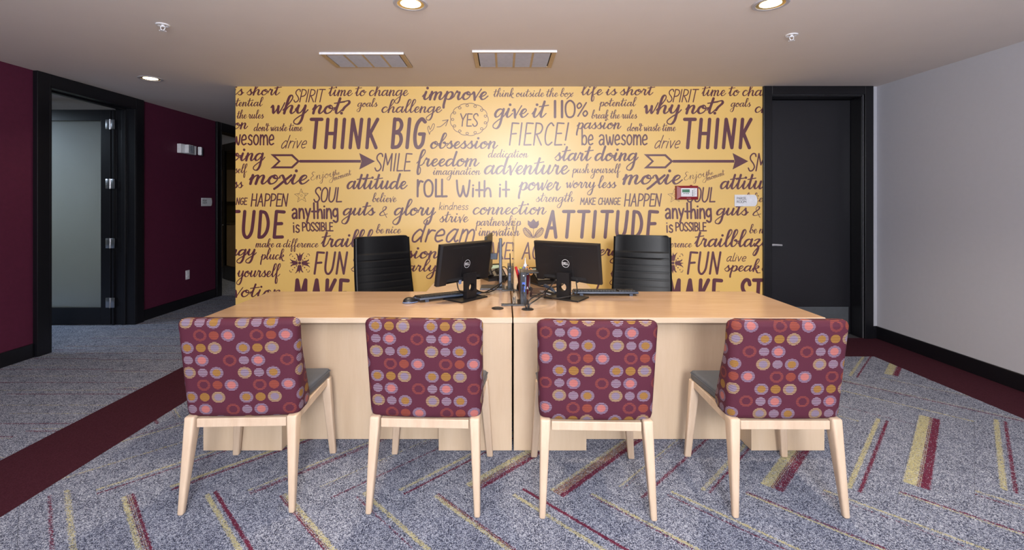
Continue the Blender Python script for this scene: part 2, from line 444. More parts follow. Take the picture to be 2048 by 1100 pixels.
# rear wall with three windows
bm = BM(); xs = [XL - .18]
wins = [(-3.3, -1.3), (-.75, 1.25), (1.7, 3.65)]
for a, b in wins: xs += [a, b]
xs.append(XR + .12)
for i in range(0, len(xs), 2): box(bm, xs[i], xs[i + 1], REAR - .1, REAR, 0, H)
for a, b in wins: box(bm, a, b, REAR - .1, REAR, 0, .65); box(bm, a, b, REAR - .1, REAR, 2.45, H)
struct('wall_rear', bm, M_white)
for i, (a, b) in enumerate(wins):
    bm = BM()
    box(bm, a, b, REAR - .04, REAR, .65, .71); box(bm, a, b, REAR - .04, REAR, 2.39, 2.45)
    for x in (a, b - .06, (a + b) / 2 - .03): box(bm, x, x + .06, REAR - .04, REAR, .71, 2.39)
    struct('window_%d' % (i + 1), bm, M_black)

def base(name, x0, x1, y0, y1):
    bm = BM(); box(bm, x0, x1, y0, y1, 0, .125, .004); struct(name, bm, M_black)
base('baseboard_back', MURX, DX0 - .09, WALL_Y - .018, WALL_Y)
base('baseboard_back_right', DX1 + .09, XR, WALL_Y - .018, WALL_Y)
base('baseboard_right', XR - .018, XR, REAR, WALL_Y - .018)
base('baseboard_left', XL, XL + .018, OY1 + .12, BY0 - .11)
base('baseboard_left_far', XL, XL + .018, BY1 + .11, CY1)
base('baseboard_left_near', XL, XL + .018, REAR, OY0 - .12)
base('baseboard_corridor_end', XL + .018, MURX, CY1 - .018, CY1)

# ---- door in the back wall
d = empty('door_1', (DX0, WALL_Y, 0)); d['kind'] = 'structure'
W = DX1 - DX0
bm = BM(); box(bm, -.085, 0, -.03, 0, 0, DH + .085, .004); obj('casing', bm, M_black, d)
bm = BM(); box(bm, W, W + .085, -.03, 0, 0, DH + .085, .004); obj('casing', bm, M_black, d)
bm = BM(); box(bm, 0, W, -.03, 0, DH, DH + .085, .004); obj('casing', bm, M_black, d)
for a, b in ((0, .018), (W - .018, W)):
    bm = BM(); box(bm, a, b, 0, .28, 0, DH - .018, .003); box(bm, a if a == 0 else a - .014, b if a else b + .014, .20, .24, 0, DH - .03, .003); obj('jamb', bm, M_black, d)
bm = BM(); box(bm, 0, W, 0, .28, DH - .018, DH, .003); box(bm, .018, W - .018, .20, .24, DH - .032, DH - .018, .002); obj('jamb', bm, M_black, d)
bm = BM(); box(bm, .02, W - .02, .15, .195, .012, DH - .022, .003); leaf = obj('door_leaf', bm, M_door, d)
bm = BM(); box(bm, .05, W - .04, .1485, .15, .03, .285, .0005)
for kx in (.07, .3, .5, .7, W - .06):
    for kz in (.045, .27): lathe(bm, [(0, 0), (.004, 0), (.003, .002), (0, .002)], 8, M=Matrix.Translation((kx, .1485, kz)) @ Matrix.Rotation(PI / 2, 4, 'X'))
obj('kick_plate', bm, plain('kick_plate', (84, 88, 94), .4, .2), leaf)
bm = BM(); lathe(bm, [(0, 0), (.027, 0), (.027, .008), (.012, .012), (.011, .05), (0, .05)], 20, M=Matrix.Translation((.065, .15, .94)) @ Matrix.Rotation(PI / 2, 4, 'X'))
tube(bm, catmull([(.065, .105, .94), (.1, .1, .942), (.15, .1, .94), (.178, .104, .938)], 5), [.012] * 5 + [.011] * 5 + [.010] * 6)
obj('lever_handle', bm, plain('satin_nickel', (205, 205, 212), .35, .5), leaf, True)

# ---- office door (frame, open leaf with frosted pane, four hinges)
d = empty('door_2', (XL, OY1, 0)); d['kind'] = 'structure'
bm = BM(); box(bm, 0, .045, 0, .115, 0, H - .002, .004); obj('casing', bm, M_black, d)
bm = BM(); box(bm, 0, .045, OY0 - OY1 - .115, OY0 - OY1, 0, H - .002, .004); obj('casing', bm, M_black, d)
bm = BM(); box(bm, 0, .045, OY0 - OY1, 0, OH - .01, H - .002, .004); obj('casing', bm, M_black, d)
bm = BM(); box(bm, -.18, .045, -.018, 0, 0, OH, .003); box(bm, -.10, -.055, -.034, -.018, 0, OH - .02, .003); obj('jamb', bm, M_black, d)
bm = BM(); box(bm, -.18, .045, OY0 - OY1, OY0 - OY1 + .018, 0, OH, .003); obj('jamb', bm, M_black, d)
bm = BM(); box(bm, -.18, .045, OY0 - OY1, 0, OH - .018, OH, .003); box(bm, -.10, -.055, OY0 - OY1, 0, OH - .035, OH - .018, .003); obj('jamb', bm, M_black, d)
lf = empty('door_leaf', (-.215, -.02, 0)); lf.parent = d
LW, LH = .93, 2.43
for nm, (a, b, z0, z1) in {'stile': (-LW, -LW + .11, .01, LH), 'stile.1': (-.11, 0, .01, LH), 'rail': (-LW + .11, -.11, LH - .125, LH), 'rail.1': (-LW + .11, -.11, .01, .2)}.items():
    bm = BM(); box(bm, a, b, -.022, .022, z0, z1, .003); obj(nm.split('.')[0], bm, M_black, lf)
bm = BM(); box(bm, -LW + .11, -.11, -.005, .005, .2, LH - .125); obj('pane', bm, M_frost, lf)
for hz in (2.265, 1.595, .925, .255):
    bm = BM(); box(bm, -.05, -.006, -.03, -.022, hz - .055, hz + .055, .003); box(bm, .006, .05, -.03, -.022, hz - .055, hz + .055, .003)
    tube(bm, [(0, -.028, hz - .057), (0, -.028, hz + .057)], .008, 10)
    for sx in (-.036, -.022, .022, .036):
        for dz in (-.036, -.012, .012, .036):
            if abs(sx) > .03 or abs(dz) > .02: lathe(bm, [(0, 0), (.004, 0), (0, .0015)], 8, M=Matrix.Translation((sx, -.0305, hz + dz)) @ Matrix.Rotation(PI / 2, 4, 'X'))
    obj('hinge', bm, M_steel, lf, True)
bm = BM(); box(bm, .012, .035, -.02, .02, 0, LH); obj('jamb_post', bm, M_black, lf)

# ---- break room door
d = empty('door_3', (XL, BY0, 0)); d['kind'] = 'structure'
W = BY1 - BY0
bm = BM(); box(bm, 0, .03, -.1, 0, 0, H - .002, .004); obj('casing', bm, M_black, d)
bm = BM(); box(bm, 0, .03, W, W + .1, 0, H - .002, .004); obj('casing', bm, M_black, d)
bm = BM(); box(bm, 0, .03, 0, W, OH - .01, H - .002, .004); obj('casing', bm, M_black, d)
for a, b in ((0, .018), (W - .018, W)):
    bm = BM(); box(bm, -.18, .03, a, b, 0, OH, .003); obj('jamb', bm, M_black, d)
bm = BM(); box(bm, -.18, .03, 0, W, OH - .018, OH, .003); obj('jamb', bm, M_black, d)
lf = empty('door_leaf', (-.2, W - .03, 0), math.radians(41.5) - PI + PI / 2 + PI / 2 - math.radians(83)); lf.parent = d
lf.rotation_euler.z = math.atan2(.60, -.68)
LW = .91
for nm, (a, b, z0, z1) in {'stile': (0, .11, .01, LH), 'stile.1': (LW - .11, LW, .01, LH), 'rail': (.11, LW - .11, LH - .125, LH), 'rail.1': (.11, LW - .11, .01, .25)}.items():
    bm = BM(); box(bm, a, b, -.022, .022, z0, z1, .003); obj(nm.split('.')[0], bm, M_black, lf)
bm = BM(); box(bm, .11, LW - .11, -.004, .004, .25, LH - .125); obj('pane', bm, M_dglass, lf)
bm = BM()
for s in (-1, 1):
    tube(bm, [(LW - .06, .02 * s, .98), (LW - .06, .06 * s, .98), (LW - .17, .06 * s, .98)], .01, 8)
obj('lever_handle', bm, M_steel, lf, True)

# ------------------------------------------------------------------ lettering (own stroke alphabets)
LOOP = [(0, .4), (.38, 1.15), (.66, 1.9), (.56, 2.3), (.34, 2.1), (.24, 1.2)]
BOWL = [(.82, .82), (.58, 1.0), (.26, .82), (.1, .38), (.24, .02), (.5, .12), (.76, .6), (.88, .95)]
TAILG = [(.88, .98), (.84, 0), (.78, -.9), (.55, -1.38), (.18, -1.28), (.12, -.9), (.5, -.4), (.95, .02), (1.2, .45)]
SCR = {
 'a': (1.15, [BOWL, [(.88, .98), (.8, .35), (.9, .02), (1.05, .08), (1.25, .45)]]),
 'b': (.95, [LOOP + [(.2, .4), (.34, .02), (.62, .1), (.82, .55), (.7, .92), (.5, .82)], [(.6, .82), (.8, .68), (1.02, .75)]]),
 'c': (.85, [[(.74, .8), (.56, 1), (.24, .8), (.12, .35), (.32, 0), (.6, .08), (.92, .45)]]),
 'd': (1.2, [BOWL, [(.98, 2.0), (.84, .5), (.93, .02), (1.1, .08), (1.3, .45)]]),
 'e': (.8, [[(0, .35), (.38, .45), (.64, .78), (.5, 1), (.25, .82), (.15, .35), (.35, 0), (.6, .08), (.88, .45)]]),
 'f': (.72, [LOOP + [(.24, 0), (.27, -.8), (.4, -1.2), (.56, -1.0), (.52, -.4), (.3, .05), (.55, .12), (.8, .45)]]),
 'g': (1.12, [BOWL, TAILG]),
 'h': (1.15, [LOOP + [(.18, 0)], [(.19, .15), (.42, .78), (.66, 1), (.8, .82), (.76, .25), (.88, 0), (1.05, .1), (1.25, .45)]]),
 'i': (.68, [[(0, .4), (.25, .9)], [(.28, 1), (.2, .3), (.33, 0), (.5, .08), (.75, .45)], ['dot', .34, 1.52]]),
 'j': (.55, [[(.3, 1), (.22, -.7), (0, -1.2), (-.25, -.9), (.2, -.2), (.6, .45)], ['dot', .36, 1.5]]),
 'k': (1.0, [LOOP + [(.18, 0)], [(.2, .35), (.5, .95), (.76, .92), (.7, .62), (.3, .5)], [(.36, .5), (.58, .1), (.8, -.3), (1.15, -.3)]]),
 'l': (.66, [LOOP + [(.2, .4), (.34, 0), (.5, .08), (.75, .45)]]),
 'm': (1.5, [[(0, .5), (.16, .9)], [(.2, 1), (.15, 0)], [(.16, .2), (.36, .82), (.56, 1), (.66, .8), (.6, 0)], [(.61, .2), (.82, .82), (1.02, 1), (1.14, .8), (1.08, .25), (1.18, 0), (1.34, .08), (1.56, .45)]]),
 'n': (1.05, [[(0, .5), (.16, .9)], [(.2, 1), (.15, 0)], [(.16, .2), (.38, .82), (.6, 1), (.72, .8), (.66, .25), (.76, 0), (.92, .08), (1.12, .45)]]),
 'o': (.95, [[(.56, 1), (.24, .8), (.12, .35), (.32, 0), (.62, .1), (.82, .5), (.72, .9), (.54, 1.0), (.48, .78), (.7, .62), (1.02, .72)]]),
 'p': (1.0, [[(0, .45), (.2, .9)], [(.25, 1), (.16, -.6), (.2, -1.1)], [(.2, .3), (.42, .9), (.66, 1), (.84, .7), (.7, .12), (.45, 0), (.26, .15)], [(.5, .0), (.78, .08), (1.05, .42)]]),
 'r': (.82, [[(0, .35), (.2, 1.12), (.27, .95), (.5, .95), (.45, .35), (.55, .0), (.7, .05), (.9, .45)]]),
 's': (.78, [[(0, .35), (.28, .8), (.42, 1.1), (.44, .82), (.62, .42), (.54, .06), (.3, 0), (.1, .18)], [(.5, .02), (.85, .45)]]),
 't': (.7, [[(0, .4), (.3, 1.1)], [(.38, 1.9), (.24, .4), (.36, 0), (.52, .08), (.77, .45)], [(-.06, 1.28), (.35, 1.36), (.86, 1.46)]]),
 'u': (1.18, [[(0, .45), (.2, .92)], [(.25, 1), (.18, .35), (.3, .02), (.5, .1), (.76, .65), (.86, 1)], [(.86, 1), (.78, .3), (.88, 0), (1.05, .1), (1.25, .45)]]),
 'v': (.82, [[(.02, .75), (.14, 1), (.26, .75), (.42, -.05)], [(.42, -.05), (.62, .65), (.88, 1.4)]]),
 'w': (1.2, [[(.02, .75), (.14, 1), (.25, .6), (.38, 0), (.6, .5), (.7, .9)], [(.7, .9), (.74, .3), (.86, 0), (1.06, .6), (1.22, 1.35)]]),
 'x': (.95, [[(.0, .85), (.2, 1), (.42, .6), (.62, .1), (.8, 0), (1.02, .45)], [(.95, 1), (.5, .38), (.0, -.35), (-.22, -.6)]]),
 'y': (1.12, [[(0, .5), (.2, .92)], [(.25, 1), (.2, .4), (.35, .05), (.6, .2), (.86, 1)], TAILG]),
 'z': (.9, [[(.05, .8), (.3, 1), (.6, .95), (.4, .5), (.15, .05), (.45, .1), (.62, -.2), (.5, -.95), (.3, -1.25), (.15, -1.0), (.4, -.4), (.95, .35)]]),
 "'": (.15, [[(.12, 1.95), (.05, 1.5)]]), ' ': (.5, []),
 '?': (.75, [[(-.35, 1.4), (.1, 1.5), (.5, 1.6), (.62, 1.3), (.3, .8), (.15, .4)], ['dot', .1, .02]]),
 '&': (1.0, [[(.95, .0), (.55, .7), (.3, 1.25), (.42, 1.6), (.65, 1.55), (.6, 1.2), (.2, .75), (.1, .4), (.4, .3), (.95, .55)]]),
 'E': (1.1, [[(.9, 1.75), (.55, 2.0), (.25, 1.6), (.55, 1.1), (.1, .6), (.2, .1), (.6, 0), (1.1, .45)]]),
}
PRT = {  # upright hand printing, x-height 1
 'a': (.85, [[(.1, .85), (.3, 1), (.55, .92), (.62, .6), (.62, 0)], [(.62, .5), (.3, .52), (.08, .28), (.2, .0), (.45, .08), (.62, .35)]]),
 '@': (.9, [[(.66, .95), (.4, 1), (.1, .55), (.12, .08), (.35, .0), (.6, .55), (.68, 1)], [(.68, 1), (.6, .3), (.72, .0), (.85, .1)]]),
 'b': (.8, [[(.12, 1.75), (.12, 0)], [(.12, .6), (.35, .95), (.62, .75), (.62, .2), (.38, 0), (.12, .2)]]),
 'd': (.9, [[(.66, .8), (.4, 1), (.1, .55), (.12, .08), (.35, .0), (.62, .4)], [(.74, 1.75), (.66, .4), (.7, 0)]]),
 'e': (.78, [[(.1, .48), (.35, .5), (.6, .6), (.55, .9), (.35, 1), (.12, .7), (.1, .25), (.3, 0), (.6, .12)]]),
 'g': (.85, [[(.6, .85), (.38, 1), (.12, .75), (.12, .35), (.35, .18), (.62, .4)], [(.64, 1), (.66, .2), (.62, -.25), (.4, -.4), (.12, -.25)]]),
 'h': (.8, [[(.12, 1.75), (.1, 0)], [(.11, .55), (.32, .9), (.52, .9), (.62, .6), (.66, 0)]]),
 'i': (.34, [[(.14, .9), (.12, 0)], ['dot', .15, 1.25]]),
 'k': (.75, [[(.14, 1.75), (.1, 0)], [(.58, .95), (.13, .4)], [(.25, .5), (.62, 0)]]),
 'l': (.4, [[(.14, 1.75), (.1, .2), (.2, 0), (.36, .1)]]),
 'm': (1.1, [[(.12, 1), (.1, 0)], [(.11, .6), (.28, .95), (.42, .95), (.5, .65), (.5, 0)], [(.5, .6), (.68, .95), (.84, .95), (.94, .65), (.97, 0)]]),
 'n': (.82, [[(.12, 1), (.1, 0)], [(.11, .6), (.3, .95), (.52, .95), (.64, .6), (.68, 0)]]),
 'o': (.78, [[(.36, 1), (.12, .75), (.1, .3), (.34, 0), (.6, .25), (.62, .75), (.36, 1)]]),
 'r': (.6, [[(.12, 1), (.1, 0)], [(.11, .55), (.3, .92), (.55, .9)]]),
 's': (.68, [[(.55, .85), (.35, 1), (.15, .8), (.25, .55), (.5, .38), (.5, .1), (.3, 0), (.08, .12)]]),
 't': (.7, [[(.35, 1.6), (.35, 0)], [(.06, .72), (.64, .72)]]),
 'v': (.75, [[(.06, 1), (.34, 0)], [(.34, 0), (.62, 1)]]),
 'w': (1.05, [[(.06, 1), (.18, .3), (.3, 0), (.42, .3), (.5, .8)], [(.5, .8), (.6, .2), (.74, 0), (.86, .4), (.94, 1)]]),
 'y': (.8, [[(.08, 1), (.38, .15)], [(.68, 1), (.38, .15), (.2, -.4)]]), ' ': (.55, []),
}
_o = [(.25, 1), (.06, .8), (.03, .4), (.1, .08), (.25, 0), (.4, .1), (.47, .4), (.44, .8), (.25, 1)]
CAP = {  # narrow capitals, cap height 1
 'A': (.62, [[(.26, 1), (.02, 0)], [(.26, 1), (.5, 0)], [(.12, .36), (.42, .36)]]),
 'B': (.58, [[(.06, 1), (.06, 0)], [(.06, .98), (.3, .97), (.42, .8), (.34, .6), (.08, .52)], [(.08, .52), (.36, .48), (.46, .25), (.34, .04), (.06, 0)]]),
 'C': (.54, [[(.46, .88), (.3, 1), (.1, .8), (.04, .4), (.12, .08), (.28, 0), (.46, .12)]]),
 'D': (.58, [[(.06, 1), (.06, 0)], [(.06, 1), (.3, .93), (.45, .6), (.42, .25), (.25, .03), (.06, 0)]]),
 'E': (.5, [[(.44, .98), (.1, 1)], [(.07, 1), (.05, 0)], [(.06, .52), (.36, .53)], [(.05, 0), (.44, .01)]]),
 'F': (.48, [[(.44, .98), (.1, 1)], [(.07, 1), (.05, 0)], [(.06, .5), (.36, .52)]]),
 'G': (.6, [[(.48, .9), (.3, 1), (.1, .8), (.04, .4), (.12, .08), (.28, 0), (.44, .15), (.48, .47)], [(.26, .47), (.49, .47)]]),
 'H': (.6, [[(.06, 1), (.05, 0)], [(.46, 1), (.46, 0)], [(.05, .5), (.46, .5)]]),
 'I': (.24, [[(.08, 1), (.07, 0)]]),
 'K': (.56, [[(.06, 1), (.05, 0)], [(.46, 1), (.07, .38)], [(.16, .5), (.48, 0)]]),
 'L': (.48, [[(.06, 1), (.05, 0)], [(.05, 0), (.42, .01)]]),
 'M': (.72, [[(.04, 0), (.1, 1)], [(.1, 1), (.32, .35)], [(.32, .35), (.54, 1)], [(.54, 1), (.58, 0)]]),
 'N': (.62, [[(.04, 0), (.07, 1)], [(.07, 1), (.44, 0)], [(.44, 0), (.49, 1)]]),
 'O': (.56, [_o]), '0': (.62, [[(x * 1.15, y) for x, y in _o]]),
 'P': (.54, [[(.06, 1), (.05, 0)], [(.06, 1), (.34, .95), (.46, .74), (.34, .5), (.07, .44)]]),
 'R': (.56, [[(.06, 1), (.05, 0)], [(.06, 1), (.34, .95), (.45, .76), (.34, .55), (.07, .48)], [(.14, .5), (.48, 0)]]),
 'S': (.54, [[(.46, .84), (.4, .98), (.24, 1), (.1, .86), (.12, .66), (.34, .42), (.44, .22), (.34, .03), (.16, .0), (.04, .16)]]),
 'T': (.56, [[(.0, 1), (.5, 1)], [(.26, 1), (.24, 0)]]),
 'U': (.6, [[(.05, 1), (.05, .3), (.14, .04), (.3, 0), (.44, .2), (.48, .55), (.5, 1)]]),
 'W': (1.0, [[(.04, 1), (.1, .35), (.24, .0), (.38, .25), (.46, .66)], [(.46, .66), (.54, .2), (.68, .0), (.8, .4), (.88, 1)]]),
 'Y': (.56, [[(.02, 1), (.24, .5)], [(.5, 1), (.24, .5), (.2, 0)]]),
 '1': (.36, [[(.1, 1), (.1, 0)]]),
 '!': (.3, [[(.14, 1), (.08, .22)], ['dot', .06, .02]]), ' ': (.4, []),
 '%': (1.0, [[(.75, 1), (.2, 0)], [(.24, .98), (.06, .78), (.2, .58), (.4, .78), (.24, .98)], [(.76, .4), (.58, .2), (.74, 0), (.92, .2), (.76, .4)]]),
}
LAY = [0]
def nexty(y):
    LAY[0] = (LAY[0] + 1) % 40
    return y - LAY[0] * 1.6e-4 / 8
def ribbon(bm, pts, wid, y, mat=None):
    """flat stroke in the xz plane: pts 2D, wid list of half widths"""
    y = nexty(y); n = len(pts); L = []; R = []
    for i in range(n):
        a = pts[max(0, i - 1)]; b = pts[min(n - 1, i + 1)]
        d = (b - a); d = d.normalized() if d.length > 1e-9 else Vector((1, 0))
        nn = Vector((-d.y, d.x)) * wid[i]
        yi = y - i * 3e-6; L.append(bm.verts.new((pts[i].x + nn.x, yi, pts[i].y + nn.y))); R.append(bm.verts.new((pts[i].x - nn.x, yi, pts[i].y - nn.y)))
    for i in range(n - 1): bm.faces.new([L[i], R[i], R[i + 1], L[i + 1]])
    for i, s in ((0, -1), (n - 1, 1)):
        a = pts[i]; d = (pts[1] - pts[0] if i == 0 else pts[-1] - pts[-2])
        if d.length < 1e-9: continue
        d = d.normalized() * s; th = math.atan2(d.y, d.x); r = wid[i]
        yc_ = y - i * 3e-6 - 6e-6; arc = [bm.verts.new((a.x + r * math.cos(th + q), yc_, a.y + r * math.sin(th + q))) for q in [-PI / 2 + PI * k / 6 for k in range(7)]]
        bm.faces.new(arc)

def text2d(txt, font, slant, track=0):
    """list of strokes (2D points, dot flag) in font units"""
    out = []; x = 0
    for ch in txt:
        adv, st = font[ch]
        for s in st:
            if s[0] == 'dot': out.append(('dot', [Vector((s[1] + x + slant * s[2], s[2]))]))
            else:
                p = (catmull(s[:-1], 7, True) + [Vector(s[0])] if s[0] == s[-1] else catmull(s, 7)) if len(s) > 2 else [Vector(s[0]).lerp(Vector(s[1]), t / 2) for t in range(3)]
                out.append(('s', [Vector((q.x + x + slant * q.y, q.y)) for q in p]))
        x += adv + track
    return out

def draw(bm, txt, font, x0, x1, basey, h, thick, y, slant=0.0, contrast=0.0, rot=0, track=0):
    """write txt between pixel-like plane coordinates x0..x1 with baseline basey (up positive), unit height h"""
    st = text2d(txt, font, slant, track)
    xs = [p.x for k, s in st for p in s]
    ax, bx = min(xs), max(xs); half = thick / 2
    sx = (x1 - x0 - 2 * half * .8) / (bx - ax)
    ca, sa = math.cos(rot), math.sin(rot)
    for k, s in st:
        q = []
        for p in s:
            X = half * .8 + (p.x - ax) * sx; Y = p.y * h
            q.append(Vector((x0 + X * ca - Y * sa, basey + X * sa + Y * ca)))
        if k == 'dot':
            c = q[0]; r = half * (1.15 if contrast else 1.1); yy = nexty(y)
            bm.faces.new([bm.verts.new((c.x + r * math.cos(a * PI / 5), yy, c.y + r * math.sin(a * PI / 5))) for a in range(10)]); continue
        wid = []
        for i in range(len(q)):
            d = q[min(i + 1, len(q) - 1)] - q[max(0, i - 1)]
            d = d.normalized() if d.length > 1e-9 else Vector((0, -1))
            f = max(0, -d.y) ** .8
            wid.append(half * (1 - contrast * (1 - f)))
        if contrast:
            wid = [sum(wid[max(0, i - 1):i + 2]) / len(wid[max(0, i - 1):i + 2]) for i in range(len(wid))]
        ribbon(bm, q, wid, y)

S0 = 195.7
def mx(px): return (px - 1008) / S0
def mz(py): return CAMZ + (404 - py) / S0
TX, TZ = 746.5, 0
YM = WALL_Y - .0012
def clip_word(bm, x0=MURX + .0005, x1=DX0 - .084, z1=H - .001):
    for co_, no in (((x0, 0, 0), (-1, 0, 0)), ((x1, 0, 0), (1, 0, 0)), ((0, 0, z1), (0, 0, 1))):
        bmesh.ops.bisect_plane(bm, geom=bm.verts[:] + bm.edges[:] + bm.faces[:], plane_co=co_, plane_no=no, clear_outer=True)
    return len(bm.faces) > 0
def mural(build, name, label, px0, px1):
    for k in (-1, 0, 1):
        if px1 + k * TX < 470 or px0 + k * TX > 1526: continue
        bm = BM(); build(bm, k * TX)
        if clip_word(bm):
            for f in bm.faces: f.smooth = False
            bmesh.ops.recalc_face_normals(bm, faces=bm.faces)
            for f in bm.faces:
                if f.normal.y > 0: f.normal_flip()
            o = obj(name, bm, M_letter, wall_back, label=label)
        else: bm.free()
def word(txt, font, x0, x1, base, h, thick, slant=0, contrast=0, rot=0, track=0):
    if font is SCR: base -= thick * .35; h -= thick * .55
    else: base -= thick * .5; h -= thick * (1 if font is CAP else .8)
    def b(bm, dx): draw(bm, txt, font, mx(x0 + dx), mx(x1 + dx), mz(base), h / S0, thick / S0, YM, slant, contrast, rot, track)
    t2 = txt.replace('@', 'a')
    kind = 'brush script' if font is SCR else ('capitals' if font is CAP else 'hand printed')
    mural(b, 'mural_lettering', 'maroon %s lettering reading "%s" on yellow mural' % (kind, t2), x0, x1)
sc = lambda t, a, b, y, h, w_, **k: word(t, SCR, a, b, y, h, w_ * .88, .16, .55, **k)
cp = lambda t, a, b, y, h, w_, s=.06, **k: word(t, CAP, a, b, y, h, w_, s, 0, **k)
pr = lambda t, a, b, y, h, w_, s=0, **k: word(t, PRT, a, b, y, h, w_, s, 0, **k)
sc('life is short', 1161, 1311, 191, 12.5, 3.9); cp('SPIRIT', 587, 651.5, 205, 27, 2.1, .22)
sc('time to change', 656, 818, 192.5, 12.5, 3.4); sc('improve', 843, 978, 200.5, 17.5, 5.6)
sc('think outside the box', 986, 1147, 194, 8.5, 2.3); sc('potential', 1198, 1274, 213, 9, 2.5)
sc('why not?', 540, 701, 228.5, 18.5, 6); sc('goals', 713, 756, 214, 8.5, 2.4)
sc('challenge', 763, 885, 226, 13, 3.8); sc('give it', 984, 1099, 236, 19, 5.6)
cp('11', 1108, 1126, 236.8, 37, 5, 0); cp('0', 1129.5, 1151, 236.5, 37, 3.6, 0); cp('%', 1153, 1176, 234, 30, 3, .1)
sc('break the rules', 1182, 1275, 237.5, 8.5, 2.2); cp('THINK', 620, 758, 298.8, 63.5, 6.9, .1, track=.17)
cp('BIG', 782, 853, 298.5, 64, 7.2, .12, track=.13); sc('passion', 1152, 1243.5, 258.5, 13, 3.9)
sc("don't waste time", 507.5, 606, 262.5, 8.5, 2.3); sc('obsession', 860.5, 997, 298, 15.5, 5)
cp('FIERCE!', 1018, 1138, 291.5, 47, 3.1, .14, track=.06); pr('be awesome', 1163, 1295, 291, 22, 3)
pr('drive', 562.5, 614, 297, 16, 1.7, .3); sc('start doing', 1108, 1278, 322.5, 16.5, 5.2)
cp('SMILE', 749, 825, 343, 37, 2.7, .14); sc('freedom', 832, 960, 333.5, 16.5, 5)
sc('dedication', 976, 1057, 315.5, 9, 2.3); sc('adventure', 968, 1140, 349.5, 19, 5.4)
sc('imagination', 865, 962, 350, 9, 2.3); sc('push yourself', 1144, 1242, 346.5, 9, 2.3)
sc('moxie', 497, 620, 369.5, 20, 6.3); sc('Enjoy', 622, 672, 361, 8.5, 1.3, rot=.16)
sc('the', 665, 681, 352, 5, 1.3, rot=.2); sc('moment', 668, 707, 361.5, 6, 1.4, rot=.32)
sc('attitude', 693.5, 816, 379, 17, 5.2)
pr('r', 833.5, 847, 395, 36, 4.2); cp('O', 847, 867, 395, 37, 4, 0); cp('LL', 870, 895, 395, 38, 4.2, 0)
cp('W', 912, 941, 395, 36, 4, 0); pr('ith', 944, 983, 395, 21, 4); pr('it', 998, 1020, 395, 22, 4)
sc('power', 1036, 1123, 381.5, 17, 5); sc('worry less', 1131, 1234, 376.5, 12, 3.4)
cp('SOUL', 627, 684, 405, 31, 2.9, .12); cp('HAPPEN', 501.5, 577, 413.5, 27, 2.5, .12)
cp('MAKE CHANGE', 1160, 1242, 410, 15, 1.9, .1); sc('believe', 743.5, 794, 404.5, 9, 2.4)
pr('kindness', 878, 937, 420, 9.5, 1.3, .12); sc('strength', 1071, 1149, 404, 10, 2.6)
sc('connection', 945.5, 1094, 429.5, 15, 4.2); pr('anything', 583.5, 677, 438.5, 22, 3.8, -.03)
pr('is', 586, 599.5, 466, 17, 2.8, -.06); cp('POSSIBLE', 604, 667, 463, 19, 2.6, -.04)
sc('guts', 682, 752, 431.5, 15, 5); sc('&', 758.5, 776, 436, 15, 3.2); sc('glory', 784, 873, 431.5, 16, 5)
sc('strive', 878, 938, 445, 12, 3.3); sc('partnership', 951, 1043, 452, 10, 2.6); sc('innovation', 956, 1040, 472, 10.5, 2.8)
cp('ATTITUDE', 1089, 1317.5, 477.7, 58, 6.6, .09, track=.16); sc('trailblazer', 641, 808, 494.5, 17, 5.2)
sc('be nice', 751, 803, 467, 9, 2.5); pr('dre@m', 823.5, 950, 485, 27, 3.6, .22)
sc('make a difference', 510.5, 638, 495, 8.5, 2.3); sc('energy', 1166, 1261, 512, 13.5, 5); sc('vision', 784, 879, 517.5, 15, 5)
cp('TAKE', 962, 1025, 519, 35, 2.9, .14); cp('ACTION', 1043, 1144, 519, 35, 2.9, .14)
sc('pluck', 520.5, 570, 519.5, 10.5, 3); cp('FUN', 627.5, 696, 549.5, 47, 4.3, .14, track=.08)
pr('alive'.replace('a', '@'), 706.5, 746, 523, 10.5, 1.5, .2); sc('speak', 701, 775, 543.5, 12.5, 4); sc('clearly', 777, 876, 543.5, 12.5, 4)
sc('yourself', 472, 562.5, 554.5, 13, 3.6); sc('devotion', 428, 567, 594.5, 15, 4.4)
cp('MAKE', 587, 699, 619, 62.5, 7.4, .06, track=.14); cp('ST', 732, 783, 619, 62.5, 7.4, .06, track=.12)

# ornaments of the mural
def poly(bm, pts): 
    yy = nexty(YM); f = bm.faces.new([bm.verts.new((mx(x), yy, mz(y))) for x, y in pts]); return f
def stroke(bm, pts, w_, closed=False):
    q = catmull([(mx(x), mz(y)) for x, y in pts], 7, closed)
    if closed: q.append(q[0])
    ribbon(bm, q, [w_ / S0 / 2] * len(q), YM)
def arrow(bm, dx):
    y = 322.6
    poly(bm, [(599 + dx, y - 2.7), (722 + dx, y - 2.7), (722 + dx, y + 2.7), (599 + dx, y + 2.7)])
    poly(bm, [(718.5 + dx, y - 16.5), (750 + dx, y), (718.5 + dx, y + 16.5), (723 + dx, y)])
    o = [(541, y - 14.2), (585, y - 14.2), (600, y), (585, y + 14.2), (541, y + 14.2), (556.5, y)]
    i = [(551, y - 10.2), (583, y - 10.2), (594, y), (583, y + 10.2), (551, y + 10.2), (561.5, y)]
    for k in range(6):
        a, b, c_, d_ = o[k], o[(k + 1) % 6], i[(k + 1) % 6], i[k]
        poly(bm, [(p[0] + dx, p[1]) for p in (a, b, c_, d_)])
mural(arrow, 'mural_ornament', 'maroon fletched arrow printed on yellow mural', 541, 750)
